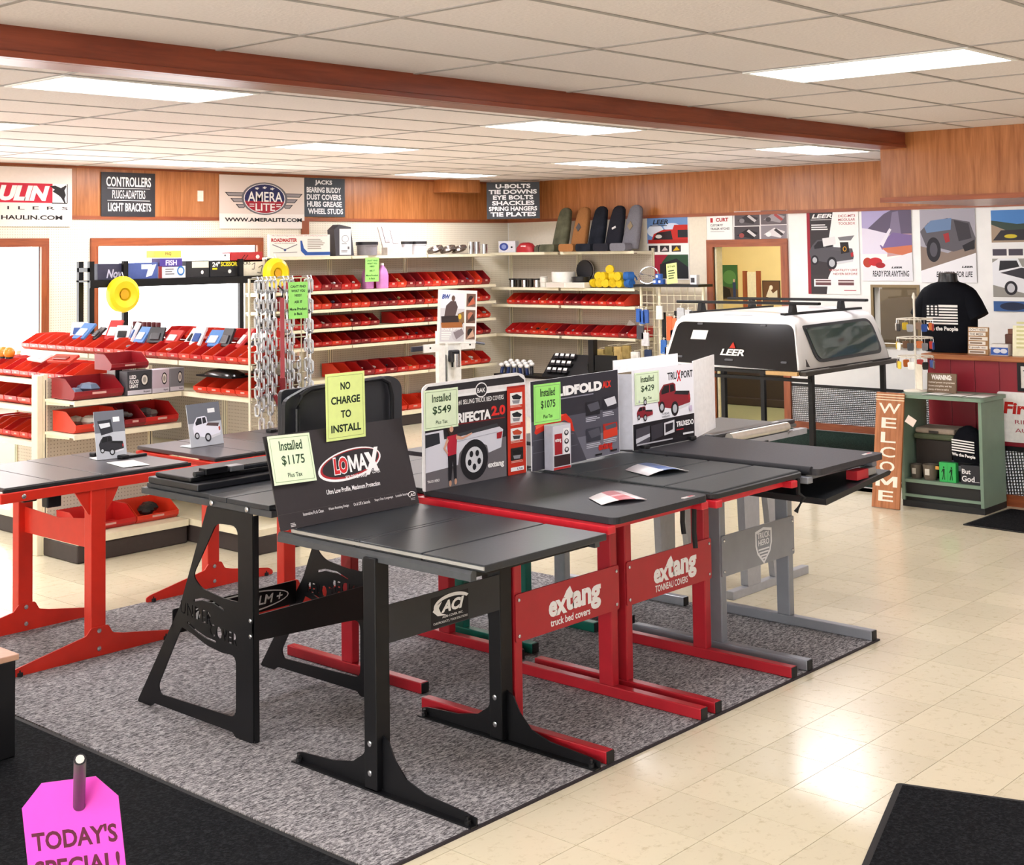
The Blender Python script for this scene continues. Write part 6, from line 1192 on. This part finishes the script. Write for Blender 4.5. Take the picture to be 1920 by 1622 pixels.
for k in range(3):
    t = thing('marker_light', f'round amber marker light on the end shelves, {ORD[k]} from the left', 'lamp', (5.27, 10.18-.09*k, 1.275)); S().ball((0, 0, .045), .045).build('lens', mat('e6892a', .25), t, True); S().lathe([(.03, 0), (.03, .012)], n=12).build('base', BLACK, t, True)
t = thing('air_horn', 'black domed fender part resting on the second shelf bins', 'part', (5.86, 8.05, 1.195), -90); S().loft([sec(.0, .20, .09), sec(.02, .19, .085), sec(.042, .12, .06), sec(.052, .05, .03)]).build('dome', mat('141416', .15), t, True); S().box(-.21, -.092, -.004, .21, .09, .008).build('flange', BLACK, t)
t = thing('cable_bundle', 'tangle of pale wires drooping from the left-edge end shelves', 'cable', (5.122, 9.2, .72)); 
for k in range(4): S().tube([(0, .02*k, .02), (-.05, -.03+.03*k, .04), (-.07, -.05+.03*k, -.06), (-.05+.01*k, -.10+.04*k, -.18)], .004, 5).build('wire', mat('e4d8cc', .5), t, True)
for k, (x_, y_, c_) in enumerate(((5.30, 9.55, '3a2c30'), (5.32, 9.25, '6a5a60'), (5.30, 9.85, 'cfc6c8'))):
    t = thing('bagged_part', f'{("dark", "grey", "white")[k]} bagged part on the lowest left-edge deck', 'bag', (x_, y_, .174)); S().ball((0, 0, .09), .13, n=10, sz=.7).build('bag', mat(c_, .3, 0, .5, .2, 20, .4), t, True); S().ball((0, 0, .19), .025, n=8).build('knot', mat(c_, .3), t, True)
t = thing('bagged_part', 'pinkish bagged kit on the deck by the chain rack', 'bag', (5.80, 8.02, .9)); t.location = (5.86, 7.9, .622); S().ball((0, 0, .07), .10, n=10, sz=.7).build('bag', mat('d8b8b8', .3, 0, .5, .2, 20, .4), t, True); S().box(-.04, -.105, .04, .04, -.09, .10).build('bag_label', mat('f0ece8', .5), t)
# ================================================================ hitch display post (middle distance)
t = thing('hitch_display', 'white hitch display post with side arms and a winch, before the left wall rack', 'display', (7.95, 8.0, 0))
S().box(.0, 0, 0, .075, .04, 1.40).build('post', mat('f1efe9', .4), t); S().box(.105, 0, 0, .26, .04, 1.30).build('post_panel', mat('ecebe4', .4), t); S().box(-.02, -.1, 0, .30, .14, .02).build('base_plate', BLACK, t); S().box(.07, .02, .0, .11, .035, 1.2).build('spine', mat('3a3a3e', .5), t)
S().box(-.18, -.012, 1.235, .0, .0, 1.30).build('side_arm', mat('f1efe9', .4), t); S().box(.255, -.012, 1.235, .42, .0, 1.305).build('side_arm', mat('f1efe9', .4), t); S().box(-.30, .0, 1.25, -.17, .02, 1.29).build('arm_end', mat('2a2c38', .4), t); S().cyl((.42, .0, 1.285), (.54, .0, 1.265), .012, n=8).build('handle', mat('4a4c55', .3, .6), t, True)
for x_ in (-.11, .355): S().lathe([(.008, -.016), (.008, -.012)], (x_, 0, 1.27), 10, axis='y').build('hole', RUB, t)
S().box(.10, -.05, 1.14, .20, .0, 1.24).build('winch', mat('3c3c40', .3, .5), t, bevel=.012); S().cyl((.15, -.055, 1.21), (.15, -.055, 1.10), .03).build('hitch_ball', CHROME, t, True); S().box(.125, -.06, 1.10, .175, -.02, 1.14).build('hook', BLACK, t)
def bw(p):
    p.rect(0, 0, 1, 1, 'f4f2ee').rect(.06, .06, .68, .97, 'd6d3d6').rect(.06, .06, .68, .35, 'e9ebf2').text('BW', .09, .09, .30, .175, '2a4a98', .05, .2)
    p.ell(.38, .16, .045, .055, '6a5048').poly([(.20, .30), (.32, .21), (.44, .21), (.50, .32), (.44, .50), (.16, .50)], '5a4a4a').poly([(.08, .50), (.5, .48), (.66, .6), (.62, .68), (.1, .68)], '3a3030').poly([(.08, .62), (.62, .60), (.64, .70), (.10, .72)], 'a8683a').poly([(.5, .45), (.66, .40), (.68, .62), (.54, .60)], '8a6a4a').ell(.56, .50, .04, .05, 'e8c040').text('TOW & STOW', .09, .715, .65, .765, 'fbf9f5', .03).lines(.10, .79, .38, .95, 4, 'f6f4f0').ell(.52, .85, .16, .11, 'c9c4c8').poly([(.40, .80), (.62, .72), (.68, .82), (.48, .93)], '8a8084')
    for k in range(3): p.rect(.72, .06+.31*k, .96, .33+.31*k, '7a5c50').ell(.84, .18+.31*k, .08, .08, ('3a2a26', 'c07860', '26201e')[k]).poly([(.74, .30+.31*k), (.9, .12+.31*k), (.95, .25+.31*k)], ('c86a50', '4a3630', 'd0a890')[k]).rect(.72, .31+.31*k, .96, .33+.31*k, 'f0eee8')
p = Pr(.46, .44); bw(p); sheet('sign_board', 'BW towing poster card standing on the white hitch display', 'sign', .46, .44, .005, (7.915, 7.985, 1.305), 0, mat('f4f2ee', .4), p, roll=.06)
# ================================================================ hook rack beside the right wall shelves
xh = 13.25; ya, yb_ = ax(1200, 560, xh).y, ax(1316, 560, xh).y; zh = ax(1255, 533, xh).z
t = thing('hook_rack', 'cream wire hook rack with a black top tray, right of the right wall shelves', 'display rack', (xh, ya, 0), -90); Wh = ya-yb_
S().box(-.02, -.10, zh-.03, Wh+.02, .20, zh).build('top_tray', BLACK, t); 
for x_ in (0, Wh*.30, Wh): S().box(x_, 0, 0, x_+.025, .025, zh-.03).build('upright', CREAM, t)
for k in range(11): S().cyl((0, -.002, .55+.095*k), (Wh, -.002, .55+.095*k), .004, n=6).build('grid_wire', CREAM, t)
for k in range(9): S().cyl((Wh*k/9, .004, .5), (Wh*k/9, .004, zh-.04), .004, n=6).build('grid_wire', CREAM, t)
S().box(Wh*.38, -.03, .5, Wh*.43, -.01, 1.30).build('black_strip', BLACK, t); S().box(Wh*.58, -.03, .5, Wh*.63, -.01, 1.32).build('black_strip', BLACK, t)
hk = [('blue', '2f62b8', .06, 1.38, .07), ('blue', '2f62b8', .12, 1.36, .07), ('blue', '2c58a8', .18, 1.37, .07), ('white', 'e8e4dc', .40, 1.42, .09), ('orange', 'd8602a', .56, 1.30, .08), ('orange', 'e0703a', .64, 1.28, .06), ('silver', 'b9bcc0', .74, 1.40, .10), ('silver', 'c4c6c8', .86, 1.38, .09), ('white', 'dcdadc', .16, 1.10, .10), ('dark grey', '4a4a52', .08, 1.18, .10), ('blue', '3068b8', .46, 1.02, .08), ('white', 'e8e4e4', .52, .94, .07), ('blue', '2f6cc0', .62, 1.14, .08), ('dark blue', '34425e', .20, .90, .10), ('cream', 'e6d8c0', .46, .86, .08), ('blue', '3a74c4', .46, .74, .09)]
for k, (nm, c_, u, z_, w_) in enumerate(hk):
    q = thing('hanging_pack', f'{nm} packaged part on the hook rack, {ORD[k]} hung counting from its top left', 'packet', (xh-.08, ya-u*Wh, z_-.04), -90, group='packs on the hook rack'); h_ = .16 if k not in (4, 5) else .28; w_ *= 1.05
    S().prism(rounded([(-w_/2, -h_), (w_/2, -h_), (w_/2*.9, 0), (-w_/2*.9, 0)], .012), 'y', -.03, -.006).build('pack', mat(c_, .35, 0, .5, .12, 30), q, bevel=.005); S().cyl((0, -.04, .015), (0, .076, .02), .004, n=6).build('hook', CREAM, q); S().prism([(-.008, -.01), (.008, -.01), (.008, .03), (-.008, .03)], 'y', -.02, -.017).build('hang_tab', mat('e8e4dc', .5), q)
for k, (u, c_) in enumerate(((.30, '2f62b8'), (.38, '2a58a8'), (.34, '3a6cc0'))):
    t = thing('tape_roll', f'blue webbing roll on the black tray, {("left", "right", "upper")[k]} one', 'roll', (xh-.02, ya-u*Wh, zh+.001+(.062 if k == 2 else 0)), 0); S().lathe([(.018, 0), (.045, 0), (.045, .06), (.018, .06)], n=14).build('roll', mat(c_, .5), t, True); S().box(-.047, -.015, .015, -.044, .015, .045).build('label', mat('e8e8ee', .5), t)
t = thing('wheel_ring', 'chrome steering ring leaning on the black tray', 'ring', (xh+.05, ya-.10, zh+.003)); S().tube([(.03*math.sin(a), .14*math.cos(a), .10+.10*math.sin(a)) for a in [2*math.pi*j/24 for j in range(24)]], .010, 8, closed=True).build('ring', CHROME, t, True); S().cyl((0, -.12, .08), (0, .12, .12), .008, n=6).build('spoke', CHROME, t)
p = Pr(.15, .24); p.text('E-Track', .14, .10, .86, .20, '2a3a20', .03).lines(.16, .34, .84, .82, 4, '3a4a30', .45); sheet('paper_notice', 'yellow-green E-Track paper notice standing on the black tray', 'notice', .15, .24, .002, (xh-.06, ya-.50*Wh, zh+.001), -90, NEON, p, -.12, part='paper', roll=-.12)
t = carton('small white boxed part at the right end of the black tray', xh-.05, ya-.86*Wh, zh+.001, .09, .06, .11, 'e8e8ea', lambda p: p.rect(.1, .3, .7, .8, '3a3a3e'), -90)
# ---------------------------------------------------------------- low displays below the right wall shelves
xd = 12.75
def ydx(px, py): return ax(px, py, xd)
a, b = ydx(930, 700), ydx(1110, 700); zt2 = a.z
t = thing('product_display', 'black stepped rack of small white-labelled packs below the right wall shelves', 'display rack', (xd, a.y, 0), -90); Wd = a.y-b.y
S().box(0, 0, .0, Wd, .30, zt2-.01).build('cabinet', mat('d8d6da', .4), t); S().box(-.01, -.03, zt2-.03, Wd+.01, .33, zt2).build('tray', BLACK, t); S().prism([(.02, zt2), (.26, zt2+.26), (.28, zt2+.26), (.28, zt2)], 'x', Wd*.48, Wd).build('step_frame', BLACK, t)
for r in range(3):
    for c in range(4):
        q = thing('boxed_part', f'white-labelled black pack in the stepped rack, row {("bottom", "middle", "top")[r]}, {ORD[c]} from left', 'packet', (xd+.045+.075*r, a.y-Wd*.52-.085*c, zt2+.05+.08*r), -90, -.5, group='packs in the stepped rack'); S().box(0, -.02, 0, .07, .0, .065).build('pack', mat('26262c', .4), q); S().box(.008, -.0215, .028, .062, -.02, .06).build('label', mat('efedea', .5), q)
for k in range(14):
    q = thing('trailer_ball', f'white and blue cable plug in the heap on the tray, {ORD[k]} from the corner', 'plug', (xd+.05+.05*(k % 3), a.y-.05-.036*k, zt2+.001), 0, group='plugs on the black tray'); h_ = .14+.03*(k % 3); S().cyl((0, 0, 0), (random.uniform(-.02, .02), random.uniform(-.02, .02), h_*.6), .022, n=8).build('plug_body', mat(('2a3a6a', '26262a', 'b9bcc4')[k % 3], .3), q, True); S().ball((0, 0, h_*.75), .035, n=8, sz=.8).build('plug_tag', mat('eae8e6', .4), q, True)
for k, (px, py, c_, nm, h_) in enumerate(((1127, 655, 'a8925a', 'camouflage', .26), (1143, 650, '8a7a4a', 'olive', .28), (1160, 650, 'c0a468', 'tan', .27), (1176, 648, '9a8450', 'brown', .27), (1192, 660, 'dcdad4', 'clear plastic', .30))):
    o_ = ydx(px, py); q = thing('work_gloves', f'{nm} work glove pair hanging below the right wall shelves', 'gloves', (xd+.25, o_.y*1.019, o_.z-.02), -90, group='gloves below the right rack')
    fab = mat(c_, .8, 0, .2, .3, 14, .3); S().prism(rounded([(-.05, -h_*.55), (.05, -h_*.55), (.055, 0), (-.055, 0)], .012), 'y', -.035, .0).build('glove_palm', fab, q, bevel=.008)
    for f_ in range(4): S().box(-.045+.024*f_, -.03, -h_*(.88+.08*(f_ in (1, 2))), -.026+.024*f_, -.005, -h_*.5).build('glove_finger', fab, q, bevel=.006)
    S().box(.045, -.03, -h_*.62, .068, -.006, -h_*.22).build('glove_thumb', fab, q, bevel=.006); S().cyl((0, -.04, .012), (0, .20, .02), .004, n=6).build('hook', CREAM, q)
t = thing('display_column', 'black display column between the stepped rack and the gloves', 'display', (xd-.02, ydx(1105, 690).y, 0), -90); S().box(0, 0, 0, .08, .08, .98).build('column', BLACK, t, bevel=.005); S().box(-.05, -.03, 0, .13, .11, .02).build('base_plate', BLACK, t); S().box(.10, .0, .62, .36, .10, .80).build('tray', BLACK, t); S().box(-.02, .0, .62, .0, .10, .70).build('bracket', BLACK, t)
# ================================================================ foreground: pink tag and low black cabinet
A_ = EYE+ray(148, 1502)*2.0; tip = EYE+ray(150, 1424)*1.90; hz = Vector((FW.x, FW.y, 0)).normalized(); hr = Vector((hz.y, -hz.x, 0)); pb = A_+hz*.07
tg = thing('price_holder', 'black rod holder carrying the pink tag, bottom left foreground', 'holder', (pb.x, pb.y, 0)); q0 = Vector((pb.x, pb.y, 0))
S().box(-.018, -.018, .0095, .018, .018, A_.z-.01).build('post', BLACK, tg); S().box(-.12, -.12, .0095, .12, .12, .02).build('base_plate', BLACK, tg)
S().tube([Vector((0, 0, A_.z-.03)), A_-q0-Vector((0, 0, .006)), tip-q0], .0085, 16).build('rod', mat('2c2c34', .35), tg, True); dr = (tip-A_).normalized(); S().cyl(tip-q0, tip-q0+dr*.0015, .006, n=12).build('rod_tip', mat('e8e6e2', .4), tg)
p = Pr(.142, .172); q_ = '5a1234'; p.text("TODAY'S", .07, .40, .95, .56, q_, .03).text('SPECIAL!', .07, .64, .95, .80, q_, .03)
bl = A_+hz*.004-hr*.0695; bl.z = A_.z-.150
t = thing('sale_tag', "bright pink TODAY'S SPECIAL! tag in the bottom left foreground", 'tag', bl, math.degrees(YAW)-90); t.rotation_euler[1] = -.11; S().prism([(0, 0), (.142, 0), (.142, .140), (.112, .172), (.032, .172), (0, .140)], 'y', 0, .0015).build('card', mat('f04fd0', .5, 0, .3, .02), t); p.build(t, 'lettering')
t = thing('low_cabinet', 'low black cabinet with pale wood top at the left edge foreground', 'cabinet', (2.36, 5.36, 0)); t.location.z = .0; S().box(0, 0, .0098, .50, .80, .40).build('cabinet_body', mat('131315', .35), t, bevel=.006); S().box(-.01, -.01, .40, .51, .81, .425).build('cabinet_top', mat('c79a80', .45), t, bevel=.004)
